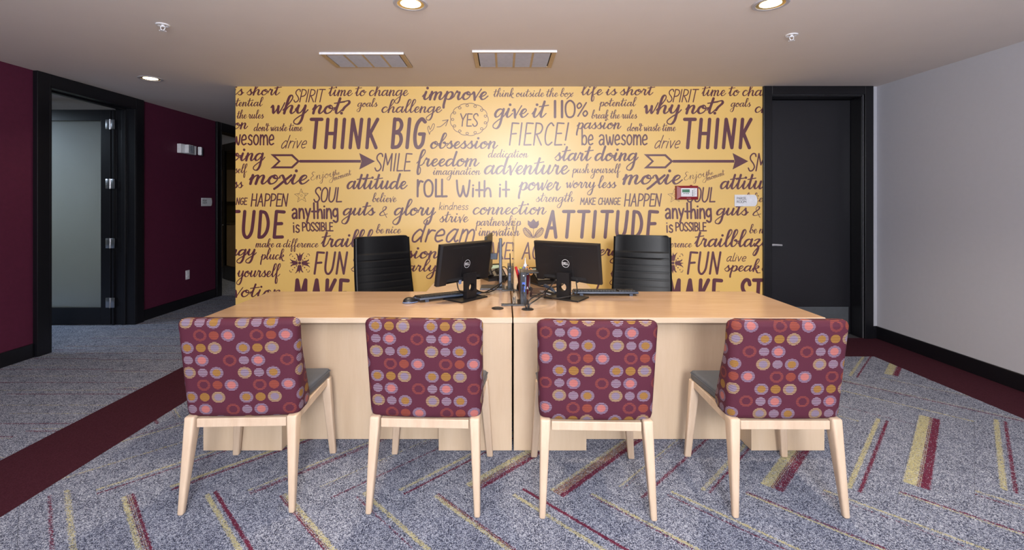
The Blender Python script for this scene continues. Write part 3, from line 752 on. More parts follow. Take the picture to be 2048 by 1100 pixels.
def yes(bm, dx):
    cx, cy = 938.5, 239; pts = []
    N = 13
    for k in range(N * 10):
        a = 2 * PI * k / (N * 10); ph = N * a
        r_ = 31.5 + 3.6 * math.cos(ph); off = .16 * math.sin(ph) * 1.15
        pts.append((cx + dx + (r_ + 2) * 1.03 * math.cos(a + off), cy - r_ * .93 * math.sin(a + off)))
    stroke(bm, pts, 1.1, True)
mural(yes, 'mural_ornament', 'thin looped wreath ring printed round the word YES', 900, 977)
cp('YES', 920.5, 957, 253.5, 27, 2.4, .06)
def heart(bm, dx):
    stroke(bm, [(859 + dx, 269), (855.5 + dx, 257), (858 + dx, 252), (860.5 + dx, 259), (866 + dx, 248), (869 + dx, 250), (866 + dx, 259), (860.5 + dx, 264), (859 + dx, 269)], 1.1)
    stroke(bm, [(874 + dx, 254), (881 + dx, 253), (889 + dx, 247), (896 + dx, 240)], 1.3)
    stroke(bm, [(885 + dx, 241.5), (896.5 + dx, 239.5)], 1.3); stroke(bm, [(896.5 + dx, 239.5), (891.5 + dx, 252)], 1.3)
mural(heart, 'mural_ornament', 'small outlined heart and thin arrow pointing to YES wreath', 854, 897)
def star(bm, dx):
    v = []
    for k in range(10):
        a = PI / 2 + .05 + k * PI / 5; r_ = 14.5 if k % 2 == 0 else 6.2
        v.append((603 + dx + r_ * math.cos(a), 392 - r_ * math.sin(a)))
    for k in range(10): stroke(bm, [v[k], v[(k + 1) % 10]], .6)
    for x, y, r_ in ((0, -1, 2), (-6, -3, 1.5), (1, -8, 1.2), (-5, 5, 1.6), (5, 4, 1.5), (7, -2, 1.2)):
        stroke(bm, [(603 + dx + x + r_ * math.cos(q * PI / 3), 392 + y + r_ * math.sin(q * PI / 3)) for q in range(6)], .5, True)
mural(star, 'mural_ornament', 'thin outlined star with small circles printed on mural', 588, 618)
def tulip(bm, dx):
    p = [(1056, 440), (1060.5, 442), (1063, 438.5), (1066.8, 443), (1070, 438), (1072.5, 442), (1077, 440.5), (1077.5, 448), (1075, 454), (1070, 457), (1063, 457), (1057.5, 454), (1055.5, 448)]
    p = [(1055.5, 440.5), (1061.5, 444), (1067, 437.5), (1072, 444), (1077.3, 441), (1078, 449), (1074, 455.5), (1067, 457.5), (1060, 455.5), (1055.5, 449)]
    cx, cy = 1067, 449
    for k in range(len(p)): poly(bm, [(q[0] + dx, q[1]) for q in (p[k], p[(k + 1) % len(p)], (cx, cy))])
    stroke(bm, [(1067 + dx, 457), (1066.8 + dx, 475)], .8)
    for s in (-1, 1):
        def lp(u, v): return (1066.7 + dx + s * (1 + u * 17.5 + v * 6), 475.5 - u * 19.5 + v * 5)
        out = [lp(0, 0), lp(.25, .75), lp(.6, .95), lp(.9, .45), lp(1, 0), lp(.8, -.45), lp(.5, -.55), lp(.2, -.3)]
        stroke(bm, out, 1, True)
        stroke(bm, [lp(0, 0), lp(1, 0)], 1)
        for u in [x / 10 for x in range(1, 10)]:
            h_ = .9 * math.sin(PI * u) ** .6
            stroke(bm, [lp(u, 0), lp(min(1, u + .12), h_)], 1.1); stroke(bm, [lp(u, 0), lp(min(1, u + .14), -h_ * .58)], 1.1)
mural(tulip, 'mural_ornament', 'maroon tulip with two veined leaves printed on mural', 1047, 1087)
def flower(bm, dx):
    cx, cy = 599.3, 526
    bell = [(-3.0, -4.0), (-3.8, -7), (-4.6, -11), (-5.2, -15), (-8, -18.5), (-5, -18.8), (-2.6, -15.5), (-1.5, -14), (0.3, -21.5), (2, -16), (3.8, -17), (7, -20), (9.5, -21), (6.5, -17), (5, -12), (4, -7), (3, -4)]
    for r_, sc_ in ((0, 1), (PI / 2, 1.0), (PI, 1), (-PI / 2, .95)):
        pts = []
        for x, y in bell:
            X = x * math.cos(r_) - y * math.sin(r_); Y = x * math.sin(r_) + y * math.cos(r_)
            pts.append((cx + dx + X * sc_, cy + Y * sc_))
        m_ = (cx + dx + 0 * math.cos(r_) + 9 * math.sin(r_) * sc_, cy - 9 * math.cos(r_) * sc_)
        for k in range(len(pts)): poly(bm, [pts[k], pts[(k + 1) % len(pts)], m_])
    def disc(x, y, r_): poly(bm, [(x + r_ * math.cos(q * PI / 5), y + r_ * math.sin(q * PI / 5)) for q in range(10)])
    disc(cx + dx, cy, 3.1)
    for sx in (-1, 1):
        for sy in (-1, 1):
            for d_ in (6.4, 10.2, 14.2): disc(cx + dx + sx * d_ * .98, cy + sy * d_ * (.9 if d_ < 14 else .95), 1.35 if d_ < 14 else 1.1)
            stroke(bm, [(cx + dx + sx * 15.5, cy + sy * 17.8), (cx + dx + sx * 18.5, cy + sy * 18), (cx + dx + sx * 20, cy + sy * 14.5)], 1.1)
mural(flower, 'mural_ornament', 'maroon four bell folk flower with dotted diagonals on mural', 578, 622)

# ------------------------------------------------------------------ desks
DF, DB, DM = 2.604, 3.363, 2.734
TZ1, TZ0 = .7465, .7155
def desk(name, x0, x1, inner_left, label, peds, ret):
    t = empty(name, ((x0 + x1) / 2, DF, 0), 0, label, 'desk'); cx = t.location.x
    bm = BM(); box(bm, x0 - cx, x1 - cx, 0, DB - DF, TZ0, TZ1, .0025)
    top = obj('desk_top', bm, M_top, t)
    bm = BM(); box(bm, x0 - cx, x1 - cx, -.002, 0, TZ0 + .001, TZ1 - .002); obj('edge_band', bm, M_edge, top)
    for a, b in peds:
        bm = BM(); box(bm, a - cx, b - cx, .004, .6, 0.003, TZ0, .0015); p_ = obj('pedestal', bm, M_panel, t)
        for z0, z1 in ((.03, .27), (.28, .5), (.51, .7)):
            bm = BM(); box(bm, a - cx + .01, b - cx - .01, .6, .618, z0, z1, .001); dr = obj('drawer', bm, M_panel, p_)
            if z0 > .02:
                pass
    a, b = peds[0][1], peds[1][0]
    bm = BM(); box(bm, a - cx, b - cx, DM - DF, DM - DF + .02, .003, TZ0, .001); obj('modesty_panel', bm, M_panel, t)
    r0, r1 = ret
    bm = BM(); box(bm, r0 - cx, r1 - cx, DB - DF + .0005, 4.52 - DF, TZ0, TZ1, .002); obj('return_top', bm, M_top, t)
    bm = BM(); box(bm, r0 - cx + .02, r1 - cx - .02, 4.49 - DF, 4.51 - DF, .003, TZ0, .001); obj('return_panel', bm, M_panel, t)
    for xx in ((r0 - cx + .02), (r1 - cx - .04)):
        bm = BM(); box(bm, xx, xx + .02, DB - DF + .3, 4.489 - DF, .003, TZ0, .001); obj('return_panel', bm, M_panel, t)
    return t
desk('office_desk', -1.68, .0455, 0, 'pale maple office desk on the left with return behind', [(-1.678, -1.24), (-.365, .0435)], (-.56, .0455))
desk('office_desk', .0525, 1.79, 0, 'pale maple office desk on the right with return behind', [(.0545, .46), (1.38, 1.788)], (.0525, .65))
# knots in the pedestals are part of the wood material; grommets
for gx, gy, lab in ((-.039, 2.825, 'round black cable grommet cap in left desk top, empty'), (.141, 2.80, 'round black cable grommet in right desk top with cables through')):
    bm = BM(); lathe(bm, [(0, 0.0), (.036, 0.0), (.036, .003), (.032, .005), (.012, .0045), (0, .0035)], 28)
    o = obj('cable_grommet', bm, M_plast, None, True, lab); o.location = (gx, gy, TZ1); tag(o, None, 'grommet', 'cable grommets in the desk tops')

# ------------------------------------------------------------------ guest chairs
def chair_back():
    bm = BM(); uvl = bm.loops.layers.uv.new('UVMap')
    ZB, ZT = .408, .868
    zs = [ZB, ZB + .004, ZB + .014, ZB + .03, .47, .52, .57, .62, .67, .72, .77, .81, .84, ZT - .022, ZT - .01, ZT - .003, ZT]
    rr = .026; TH = .034; NB, NC = 8, 5
    rows = []
    for z in zs:
        t = (z - ZB) / (ZT - ZB); hw = .254 + .012 * t; yb = -.205 - .058 * t
        ins = 0
        for lim, s_ in ((ZB + rr, ZB + rr - z), (ZT - rr, z - (ZT - rr))):
            if s_ > 0: ins = rr - math.sqrt(max(0, rr * rr - s_ * s_))
        ins = min(ins, rr * .82)
        # wing front edge
        yf = max(yb + .052, -.073 - (z - .455) * .42)
        if z < .455: yf = -.073 - (.455 - z) ** 1.5 * 4
        if z > .80: yf = yb + .052 - (z - .80) * .10
        h2, yb2 = hw - ins, yb + ins
        yf2 = yf - ins * .4
        R = .034; path = []
        def seg(a, b, n): return [(a[0] + (b[0] - a[0]) * i / n, a[1] + (b[1] - a[1]) * i / n) for i in range(n)]
        R = min(R, (yf2 - yb2) * .75)
        path += seg((-h2, yf2), (-h2, yb2 + R), 3)
        for i in range(NC): a = PI + (PI / 2) * i / NC; path.append((-h2 + R + R * math.cos(a), yb2 + R + R * math.sin(a)))
        bow = .008
        for i in range(NB + 1):
            f = i / NB; x = -h2 + R + f * 2 * (h2 - R); path.append((x, yb2 - bow * math.sin(PI * f)))
        for i in range(1, NC + 1): a = -PI / 2 + (PI / 2) * i / NC; path.append((h2 - R + R * math.cos(a), yb2 + R + R * math.sin(a)))
        path += [(h2, yb2 + R + (yf2 - yb2 - R) * i / 3) for i in range(1, 4)]
        # inner path
        inn = []
        TI = TH - ins * .6
        hi = h2 - TI * .8; yi = yb2 + TI * 1.25
        yfi = max(yf2, yi + .006)
        for i in range(9):
            f = i / 8
            if f < .25: q = (hi, yfi + (yi - yfi) * (f / .25))
            elif f <= .75: q = (hi - 2 * hi * (f - .25) / .5, yi)
            else: q = (-hi, yi + (yfi - yi) * (f - .75) / .25)
            inn.append(q)
        rows.append((path, inn, z))
    V = []; U = []
    for path, inn, z in rows:
        full_ = path + inn
        # arc length
        L = [0]
        for i in range(1, len(full_)): L.append(L[-1] + math.dist(full_[i], full_[i - 1]))
        mid = L[3 + NC + NB // 2]
        V.append([bm.verts.new((x, y, z)) for x, y in full_]); U.append([l - mid for l in L])
    n = len(V[0])
    for i in range(len(V) - 1):
        for k in range(n):
            k2 = (k + 1) % n
            f = bm.faces.new([V[i][k], V[i][k2], V[i + 1][k2], V[i + 1][k]])
            uvs = [(U[i][k], zs[i]), (U[i][k2] if k2 else U[i][k], zs[i]), (U[i + 1][k2] if k2 else U[i + 1][k], zs[i + 1]), (U[i + 1][k], zs[i + 1])]
            for l, uv in zip(f.loops, uvs): l[uvl].uv = uv
    for i, rev in ((0, True), (-1, False)):
        # cap: quads between outer and inner runs
        m = len(rows[0][0]); z = zs[i]
        outer = V[i][:m]; inner = V[i][m:]
        pts = V[i] if not rev else V[i][::-1]
        f = bm.faces.new(pts)
        for l in f.loops: l[uvl].uv = (l.vert.co.x, z - (l.vert.co.y + .26) * (1 if i else -1))
        bmesh.ops.triangulate(bm, faces=[f])
    bmesh.ops.recalc_face_normals(bm, faces=bm.faces)
    return bm
def quadc(cx, cy, z, wx, wy): return [(cx - wx / 2, cy - wy / 2, z), (cx + wx / 2, cy - wy / 2, z), (cx + wx / 2, cy + wy / 2, z), (cx - wx / 2, cy + wy / 2, z)]
def guest_chair():
    t = empty('guest_chair')
    o = obj('backrest', chair_back(), M_fabric, t, 'all')
    bm = BM()   # seat cushion: rounded trapezoid
    bot = [(-.225, -.165, .424), (.225, -.165, .424), (.252, .243, .424), (-.252, .243, .424)]
    top = [(x * .985, y * .985, .476) for x, y, z in bot]
    hexa(bm, bot, top, .014)
    st = obj('seat', bm, M_vinyl, t, True)
    bm = BM(); pts = []
    for (x, y) in ((-.2265, -.165), (.2265, -.165), (.2535, .243), (-.2535, .243)): pts.append((x, y, .4625))
    tube(bm, [tuple(pts[k][j] * (1 - f_) + pts[(k + 1) % 4][j] * f_ for j in range(3)) for k in range(4) for f_ in (.035, .5, .965)], .0022, 6, True)
    obj('piping', bm, M_vinyl, st, True)
    for s in (-1, 1):
        bm = BM(); hexa(bm, quadc(s * .243, -.250, .0, .027, .027), quadc(s * .227, -.19, .42, .046, .068), .009)
        obj('leg', bm, M_beech, t, True)
        bm = BM(); hexa(bm, quadc(s * .263, .245, .0, .033, .026), quadc(s * .229, .229, .424, .05, .044), .006)
        obj('leg', bm, M_beech, t, True)
        bm = BM(); bot = quadc(0, 0, .383, .024, 1); 
        a, b = (s * .229, -.165), (s * .231, .21); w2 = .012
        hexa(bm, [(a[0] - w2, a[1], .376), (a[0] + w2, a[1], .376), (b[0] + w2, b[1], .386), (b[0] - w2, b[1], .386)],
             [(a[0] - w2, a[1], .418), (a[0] + w2, a[1], .418), (b[0] + w2, b[1], .424), (b[0] - w2, b[1], .424)], .003)
        obj('seat_rail', bm, M_beech, t)
    bm = BM(); box(bm, -.2, .2, -.212, -.185, .368, .408, .003); obj('seat_rail', bm, M_beech, t)
    bm = BM(); box(bm, -.205, .205, .215, .24, .384, .424, .003); obj('seat_rail', bm, M_beech, t)
    return t
def copy_tree(o, parent=None):
    c = o.copy(); C.objects.link(c)
    if parent: c.parent = parent
    for ch in list(o.children): copy_tree(ch, c)
    return c
proto = guest_chair()
spots = [(-1.201, 2.337, 1.95, -.22, .74, 'disc-patterned maroon guest chair, leftmost, in front of the left desk end'),
         (-.350, 2.325, -2.5, -.21, .841, 'disc-patterned maroon guest chair second from left, by left desk drawers'),
         (.419, 2.299, -1.7, -.167, .877, 'disc-patterned maroon guest chair third from left, just right of desk seam'),
         (1.264, 2.31, -.3, -.117, .788, 'disc-patterned maroon guest chair, rightmost, in front of the right desk end')]
chairs = [proto] + [copy_tree(proto) for _ in spots[1:]]
for c, (x, y, a, pu, pv, lab) in zip(chairs, spots):
    c.location = (x, y, 0); c.rotation_euler.z = math.radians(a); tag(c, lab, 'chair', 'maroon patterned guest chairs before the desks')
    for ch in c.children:
        if ch.name.startswith('backrest'): ch['pattern_u'] = float(pu); ch['pattern_v'] = float(pv)

# ------------------------------------------------------------------ task chairs
def task_chair():
    """faces -y"""
    t = empty('office_chair')
    bm = BM(); n = 90; W2 = .235; TH = .05
    rows = []
    for i in range(n + 1):
        f = i / n; z = .50 + f * .60
        y = .19 + .11 * f + .02 * math.sin(f * PI)
        # ribs: seven lines up to 70 % of the height
        rib = 0
        if f < .76:
            q = (f / .76 * 8.0) % 1; rib = -.0048 * min(1, math.sin(PI * q) * 4) ** .5
        w_ = W2 - .012 * f - (.02 * max(0, (f - .97) / .03) ** 2)
        pf = []
        for k in range(13):
            u = -1 + 2 * k / 12; e = .006 if abs(u) < .86 else -.004
            pf.append((u * w_, y + (rib if abs(u) < .86 else -.010) - .012 + .016 * (u * u), z))
        pb = [(u_ * w_, y + TH - .01 + .012 * (u_ * u_), z) for u_ in [1 - 2 * k / 12 for k in range(13)]]
        rows.append([bm.verts.new(p) for p in pf + pb])
    m = len(rows[0])
    for a, b in zip(rows, rows[1:]):
        for k in range(m): bm.faces.new([a[k], a[(k + 1) % m], b[(k + 1) % m], b[k]])
    bm.faces.new(rows[0][::-1]); bm.faces.new(rows[-1])
    bmesh.ops.recalc_face_normals(bm, faces=bm.faces)
    bk = obj('backrest', bm, M_leather, t, True)
    for s in (-1, 1):
        bm = BM(); tube(bm, [(s * (W2 - .002 - .012 * f), .205 + .11 * f + .02 * math.sin(f * PI), .50 + f * .585) for f in [k / 12 for k in range(13)]], .021, 10)
        obj('side_roll', bm, M_leather, bk, True)
    bm = BM(); box(bm, -.24, .24, -.27, .22, .43, .51, .03, seg=3); obj('seat', bm, M_leather, t, True)
    bm = BM(); box(bm, -.03, .03, .16, .30, .40, .43, .004); box(bm, -.03, .03, .26, .285, .43, .72, .004); obj('back_bracket', bm, M_plast, t)
    bm = BM(); lathe(bm, [(0, .10), (.032, .10), (.032, .27), (.02, .27), (.02, .42), (.09, .42), (.09, .432), (0, .432)], 20); obj('gas_lift', bm, M_chrome, t, True)
    for k in range(5):
        a = k * 2 * PI / 5 + .3; c_, s_ = math.cos(a), math.sin(a)
        bm = BM(); tube(bm, [(c_ * .03, s_ * .03, .115), (c_ * .18, s_ * .18, .1), (c_ * .31, s_ * .31, .08)], [.024, .02, .016], 8); lg = obj('base_arm', bm, M_chrome, t, True)
        bm = BM()
        for d_ in (-.016, .016):
            ox, oy = -s_ * d_, c_ * d_
            lathe(bm, [(0, -.01), (.027, -.01), (.03, 0), (.027, .01), (0, .01)], 16, M=Matrix.Translation((c_ * .31 + ox, s_ * .31 + oy, .03)) @ Matrix.Rotation(a, 4, 'Z') @ Matrix.Rotation(PI / 2, 4, 'X'))
        obj('caster', bm, M_plast, lg, True)
    return t
tc = task_chair(); tc2 = copy_tree(tc)
for c, x, y, a, lab in ((tc, -.86, 3.72, 34, 'black ribbed leather office chair behind left desk, turned to the right'),
                        (tc2, 1.10, 3.80, -20, 'black ribbed leather office chair behind right desk, turned slightly left')):
    c.location = (x, y, 0); c.rotation_euler.z = math.radians(a); tag(c, lab, 'chair', 'black office chairs behind the desks')

# ------------------------------------------------------------------ monitors
def monitor():
    """screen faces +y, back faces -y, origin on the desk below the panel centre"""
    t = empty('computer_monitor')
    piv = Matrix.Translation((0, .015, .24)) @ Matrix.Rotation(math.radians(9), 4, 'X') @ Matrix.Translation((0, 0, -.24))
    W2, Z0, Z1 = .24, .108, .378
    bm = BM()
    # back shell: outline with lower cut-out, slightly domed towards the camera
    out = [(-W2, Z0), (-W2 + .06, Z0), (-W2 + .068, Z0 + .028), (W2 - .095, Z0 + .028), (W2 - .087, Z0), (W2, Z0), (W2, Z1), (-W2, Z1)]
    def lay(s, y, zs_=1): return [(x * s, y, (z - .243) * s + .243) for x, z in out]
    A = [bm.verts.new(p) for p in lay(1, .0)]; B = [bm.verts.new(p) for p in lay(1, -.012)]; Cc = [bm.verts.new(p) for p in lay(.965, -.028)]
    n = len(out)
    for P_, Q_ in ((A, B), (B, Cc)):
        for k in range(n): bm.faces.new([P_[k], P_[(k + 1) % n], Q_[(k + 1) % n], Q_[k]])
    f = bm.faces.new(Cc); g = bm.faces.new(A[::-1])
    bmesh.ops.triangulate(bm, faces=[f, g])
    bmesh.ops.recalc_face_normals(bm, faces=bm.faces)
    box(bm, -.05, .05, -.0295, -.027, .15, .29, .001)
    bmesh.ops.transform(bm, matrix=piv, verts=bm.verts)
    sh = obj('back_shell', bm, M_plast, t)
    bm = BM(); box(bm, -W2, W2, 0.0, .010, Z0, Z1, .002); bmesh.ops.transform(bm, matrix=piv, verts=bm.verts); obj('screen_bezel', bm, M_plast, t)
    bm = BM(); box(bm, -W2 + .012, W2 - .012, .0101, .0112, Z0 + .02, Z1 - .012); bmesh.ops.transform(bm, matrix=piv, verts=bm.verts); obj('screen', bm, plain('dark_screen', (14, 16, 20), .15), t)
    bm = BM(); box(bm, -.14, .17, -.0292, -.0278, .350, .355); bmesh.ops.transform(bm, matrix=piv, verts=bm.verts); obj('vent_slot', bm, M_dark, sh)
    bm = BM(); box(bm, -W2 + .07, W2 - .097, -.0285, -.012, Z0 + .022, Z0 + .042); 
    for x in (-.05, .075): box(bm, x - .008, x + .008, -.034, -.02, Z0 + .005, Z0 + .03, .002)
    bmesh.ops.transform(bm, matrix=piv, verts=bm.verts); obj('port_bay', bm, M_dark, sh)
    bm = BM(); box(bm, -.062, -.044, -.04, -.03, Z0 + .0, Z0 + .026, .002); bmesh.ops.transform(bm, matrix=piv, verts=bm.verts); obj('video_plug', bm, M_greyb, sh)
    # round maker's mark
    bm = BM(); ly = -.0305; R_ = .0265
    circ = [Vector((R_ * math.cos(2 * PI * k / 32), .238 + R_ * math.sin(2 * PI * k / 32))) for k in range(33)]
    ribbon(bm, circ, [.0011] * 33, ly)
    D = {'D': CAP['D'], 'E': CAP['E'], 'L': CAP['L']}
    draw(bm, 'DELL', CAP, -.021, .021, .230, .0155, .0026, ly)
    for fc in bm.faces:
        fc.normal_update()
        if fc.normal.y > 0: fc.normal_flip()
    bmesh.ops.transform(bm, matrix=piv, verts=bm.verts)
    obj('logo', bm, M_ivory, sh, label='white ring logo reading DELL')
    # stand column with round hole
    bm = BM(); hz, hr = .082, .026; N = 24
    ang = lambda k: 2 * PI * k / N
    def rim(x, z):
        pass
    outer = []
    x0, x1, z0, z1 = -.046, .046, .012, .175
    for k in range(N):
        c_, s_ = math.cos(ang(k)), math.sin(ang(k))
        sc_ = min((x1 / abs(c_)) if abs(c_) > 1e-6 else 9, ((z1 - hz) if s_ > 0 else (hz - z0)) / abs(s_) if abs(s_) > 1e-6 else 9)
        outer.append((c_ * sc_, hz + s_ * sc_))
    for cx_, cz_ in ((x0, z0), (x1, z0), (x0, z1), (x1, z1)):
        j = min(range(N), key=lambda q: (outer[q][0] - cx_) ** 2 + (outer[q][1] - cz_) ** 2); outer[j] = (cx_, cz_)
    rings = []
    for y in (-.045, -.012):
        rings.append([bm.verts.new((x, y + (-.0 if z < .1 else 0), z)) for x, z in outer])
        rings.append([bm.verts.new((hr * math.cos(ang(k)), y, hz + hr * math.sin(ang(k)))) for k in range(N)])
    o1, i1, o2, i2 = rings
    for k in range(N):
        j = (k + 1) % N
        bm.faces.new([o1[k], o1[j], i1[j], i1[k]]); bm.faces.new([o2[k], i2[k], i2[j], o2[j]])
        bm.faces.new([i1[k], i1[j], i2[j], i2[k]]); bm.faces.new([o1[k], o2[k], o2[j], o1[j]])
    bmesh.ops.recalc_face_normals(bm, faces=bm.faces)
    bmesh.ops.transform(bm, matrix=Matrix.Translation((0, -.012, 0)), verts=bm.verts)
    obj('stand_column', bm, M_plast, t)
    bm = BM(); box(bm, -.125, .125, -.0875, .0875, 0.0, .010, .003); obj('stand_base', bm, M_plast, t)
    return t
mon = monitor(); mon2 = copy_tree(mon)
for m_, x, y, a, lab in ((mon, -.256, 3.115, 50.5, 'black monitor with stand on left desk, back towards the viewer'),
                         (mon2, .418, 3.13, -33.5, 'black monitor with stand on right desk, back towards the viewer')):
    m_.location = (x, y, TZ1); m_.rotation_euler.z = math.radians(a); tag(m_, lab, 'monitor', 'black monitors seen from behind on the desks')
# side monitor on a chrome column
t = empty('side_monitor', (-.06, 3.5, TZ1), 0, 'thin monitor seen edge-on held by a silver column on left return', 'monitor')
bm = BM(); box(bm, -.018, 0, -.21, .21, .13, .40, .004, Matrix.Translation((-.045, 0, 0)) @ Matrix.Rotation(math.radians(-4), 4, 'Z')); obj('panel', bm, M_plast, t)
bm = BM(); box(bm, .0, .05, -.02, .02, .215, .26, .004, Matrix.Translation((-.042, 0, 0))); obj('bracket_arm', bm, M_slate, t)
bm = BM(); box(bm, .012, .036, -.014, .02, .012, .372, .004, Matrix.Translation((.01, 0, 0))); obj('column', bm, M_chrome, t)
bm = BM(); box(bm, -.115, .065, -.08, .085, 0, .010, .003); obj('stand_base', bm, M_chrome, t)

# ------------------------------------------------------------------ keyboards, mouse
def keyboard(xlen=.44, tilt=5.5):
    """rear edge along x at y=0, keys towards +y"""
    t = empty('keyboard')
    M = Matrix.Translation((0, 0, .019)) @ Matrix.Rotation(math.radians(-tilt), 4, 'X')
    bm = BM(); box(bm, -xlen / 2, xlen / 2, 0, .145, -.004, .010, .004, M); obj('body', bm, M_slate, t, True)
    bm = BM(); box(bm, -xlen / 2 + .004, xlen / 2 - .004, .006, .14, .010, .0125, .001, M); obj('key_bed', bm, M_plast, t)
    kb = BM()
    for r_ in range(6):
        x = -xlen / 2 + .01; 
        while x < xlen / 2 - .02:
            wd = .0165
            if r_ == 5 and -.1 < x < .0: wd = .1
            if not (.075 < x + wd / 2 < .085 or .14 < x + wd / 2 < .148):
                v = box(kb, x, x + wd, .012 + r_ * .0205, .012 + r_ * .0205 + .0165, .0125, .0195, 0, M)
            x += wd + .0022
    k_ = obj('keys', kb, M_key, t); k_['kind'] = 'stuff'
    for s in (-1, 1):
        bm = BM(); box(bm, s * (xlen / 2 - .05) - .012, s * (xlen / 2 - .05) + .012, .004, .010, 0.0, .018, .001); obj('foot', bm, M_slate, t)
    return t
kb = keyboard(); kb2 = copy_tree(kb)
for k_, x, y, a, lab in ((kb, -.345, 3.087, 30, 'black and slate keyboard angled behind the left monitor stand'),
                         (kb2, .70, 3.195, -1, 'black and slate keyboard on right desk before the office chair')):
    k_.location = (x, y, TZ1); k_.rotation_euler.z = math.radians(a); tag(k_, lab, 'keyboard', 'keyboards on the desks')
t = empty('computer_mouse', (-.598, 2.985, TZ1), math.radians(-62), 'small black mouse with grey rim left of the left keyboard', 'mouse')
def mouse_shell(sx, sy, sz, z0, cut=0):
    bm = BM(); bmesh.ops.create_uvsphere(bm, u_segments=24, v_segments=12, radius=1)
    for v in bm.verts:
        x, y, z = v.co; 
        if z < 0: z *= .12
        k = 1 - .18 * max(0, y)
        v.co = (x * sx * k, y * sy, z0 + z * sz * (1 - .25 * y))
    return bm
obj('shell', mouse_shell(.031, .049, .031, .0055), M_plast, t, 'all')
obj('rim', mouse_shell(.0335, .0515, .014, .0035), M_greyb, t, 'all')
bm = BM(); lathe(bm, [(0, -.004), (.009, -.004), (.009, .004), (0, .004)], 14, M=Matrix.Translation((0, .03, .024)) @ Matrix.Rotation(PI / 2, 4, 'Y')); obj('scroll_wheel', bm, M_slate, t, True)

# ------------------------------------------------------------------ divider glass and small things in the middle
t = empty('glass_divider', (.062, 3.2, TZ1), 0, 'clear acrylic divider panel standing on two black feet between the desks', 'divider')
bm = BM(); box(bm, -.003, .003, -.30, .32, .004, .53, .0008); obj('panel', bm, M_glass, t)
for y in (-.293, .19):
    bm = BM(); box(bm, -.078, .072, y - .018, y + .018, 0, .010, .002); box(bm, -.009, -.0035, y - .015, y + .015, .01, .055, .001); box(bm, .0035, .009, y - .015, y + .015, .01, .055, .001)
    for s in (-.066, .06): lathe(bm, [(0, 0), (.004, 0), (0, .003)], 8, (s, y, .010))
    obj('foot', bm, M_plast2, t)
def mini_pc(loc, w_, h_, d_, label, antenna):
    t = empty('mini_computer', loc, 0, label, 'computer')
    bm = BM(); box(bm, -w_ / 2, w_ / 2, 0, d_, 0.006, h_, .003); obj('case', bm, M_plast2, t)
    bm = BM(); box(bm, -w_ * .9, w_ * .9, .01, d_ - .02, 0, .006, .001); obj('stand', bm, M_plast, t)
    for z in (.62, .50, .40): bm = BM(); box(bm, -w_ * .22, w_ * .22, -.001, .001, h_ * z, h_ * z + .016); obj('port', bm, M_blue if antenna is None else M_greyb, t)
    bm = BM()
    for k in range(6): box(bm, -w_ * .3, w_ * .3, -.0012, .001, h_ * .12 + k * .008, h_ * .12 + k * .008 + .004)
    obj('vent_grille', bm, M_slate, t)
    bm = BM(); lathe(bm, [(0, 0), (.004, 0), (.004, .001), (0, .001)], 10, M=Matrix.Translation((0, -.001, h_ * .9)) @ Matrix.Rotation(PI / 2, 4, 'X')); obj('power_button', bm, M_ivory, t)
    if antenna:
        bm = BM(); tube(bm, [(.004, .02, h_), (.004, .02, h_ + .02), (.002, .02, h_ + antenna)], [.003, .004, .0035], 8); obj('antenna', bm, M_plast, t, True)
    return t
mini_pc((.0415, 3.40, TZ1), .030, .178, .17, 'slim upright mini computer with antenna left of the divider', .09)
p2 = mini_pc((.122, 2.915, TZ1), .040, .205, .17, 'black upright mini computer with blue ports right of the divider', None)
bm = BM(); box(bm, .0, .095, .0, .10, .198, .206, .002); obj('cable_tray', bm, M_plast, p2)
bm = BM(); box(bm, .009, .013, -.0015, .0, .10, .175); obj('label_strip', bm, M_greyb, p2)

cup = empty('pen_cup', (.138, 3.28, TZ1), 0, 'maroon plastic cup holding pens and scissors behind the divider', 'cup')
bm = BM(); lathe(bm, [(0, 0), (.032, 0), (.034, .01), (.045, .135), (.0465, .137), (.0435, .135), (.031, .008), (0, .006)], 28); obj('cup_body', bm, M_maroonc, cup, True)
bm = BM(); draw(bm, 'C', CAP, -.004, .016, .055, .028, .004, -.0405); draw(bm, 'A', CAP, .018, .03, .04, .016, .003, -.0385)
obj('print', bm, M_ivory, cup)
def pen(name, top, botm, r_, m, label, cat='pen', cap=None):
    b = Vector(botm); a = Vector(top)
    o = empty(name, (.138, 3.28, TZ1), 0, label, cat, None)
    bm = BM(); tube(bm, [b, a], r_, 10); obj('barrel', bm, m, o, True)
    if cap: 
        d = (a - b).normalized(); bm = BM(); tube(bm, [a - d * .045, a + d * .002], r_ * 1.18, 10); obj('cap', bm, cap, o, True)
pen('marker', (-.056, .0, .19), (-.012, 0, .02), .009, M_redp, 'thick red marker leaning left in the maroon pen cup', 'marker')
pen('marker', (-.042, .01, .165), (-.006, .01, .02), .0055, M_redp, 'thin red pen beside the thick red marker in cup', 'pen', M_blue)
pen('highlighter', (-.022, -.018, .185), (-.008, -.01, .02), .0085, M_green, 'yellow-green highlighter standing in the maroon pen cup', 'highlighter', M_lime)
pen('pencil', (.03, .02, .20), (.01, .01, .02), .0035, M_mesh, 'dark brown pencil at the right of the pen cup', 'pencil')
g = empty('glue_bottle', (.150, 3.31, TZ1), 0, 'white glue bottle with pointed nozzle standing up in pen cup', 'bottle')
bm = BM(); lathe(bm, [(0, .02), (.013, .02), (.014, .18), (.013, .20), (.006, .208), (0, .208)], 18); obj('bottle_body', bm, M_ivory, g, True)
bm = BM(); lathe(bm, [(0, .206), (.007, .206), (.004, .225), (.0025, .248), (0, .25)], 14); obj('nozzle', bm, M_ivory, g, True)
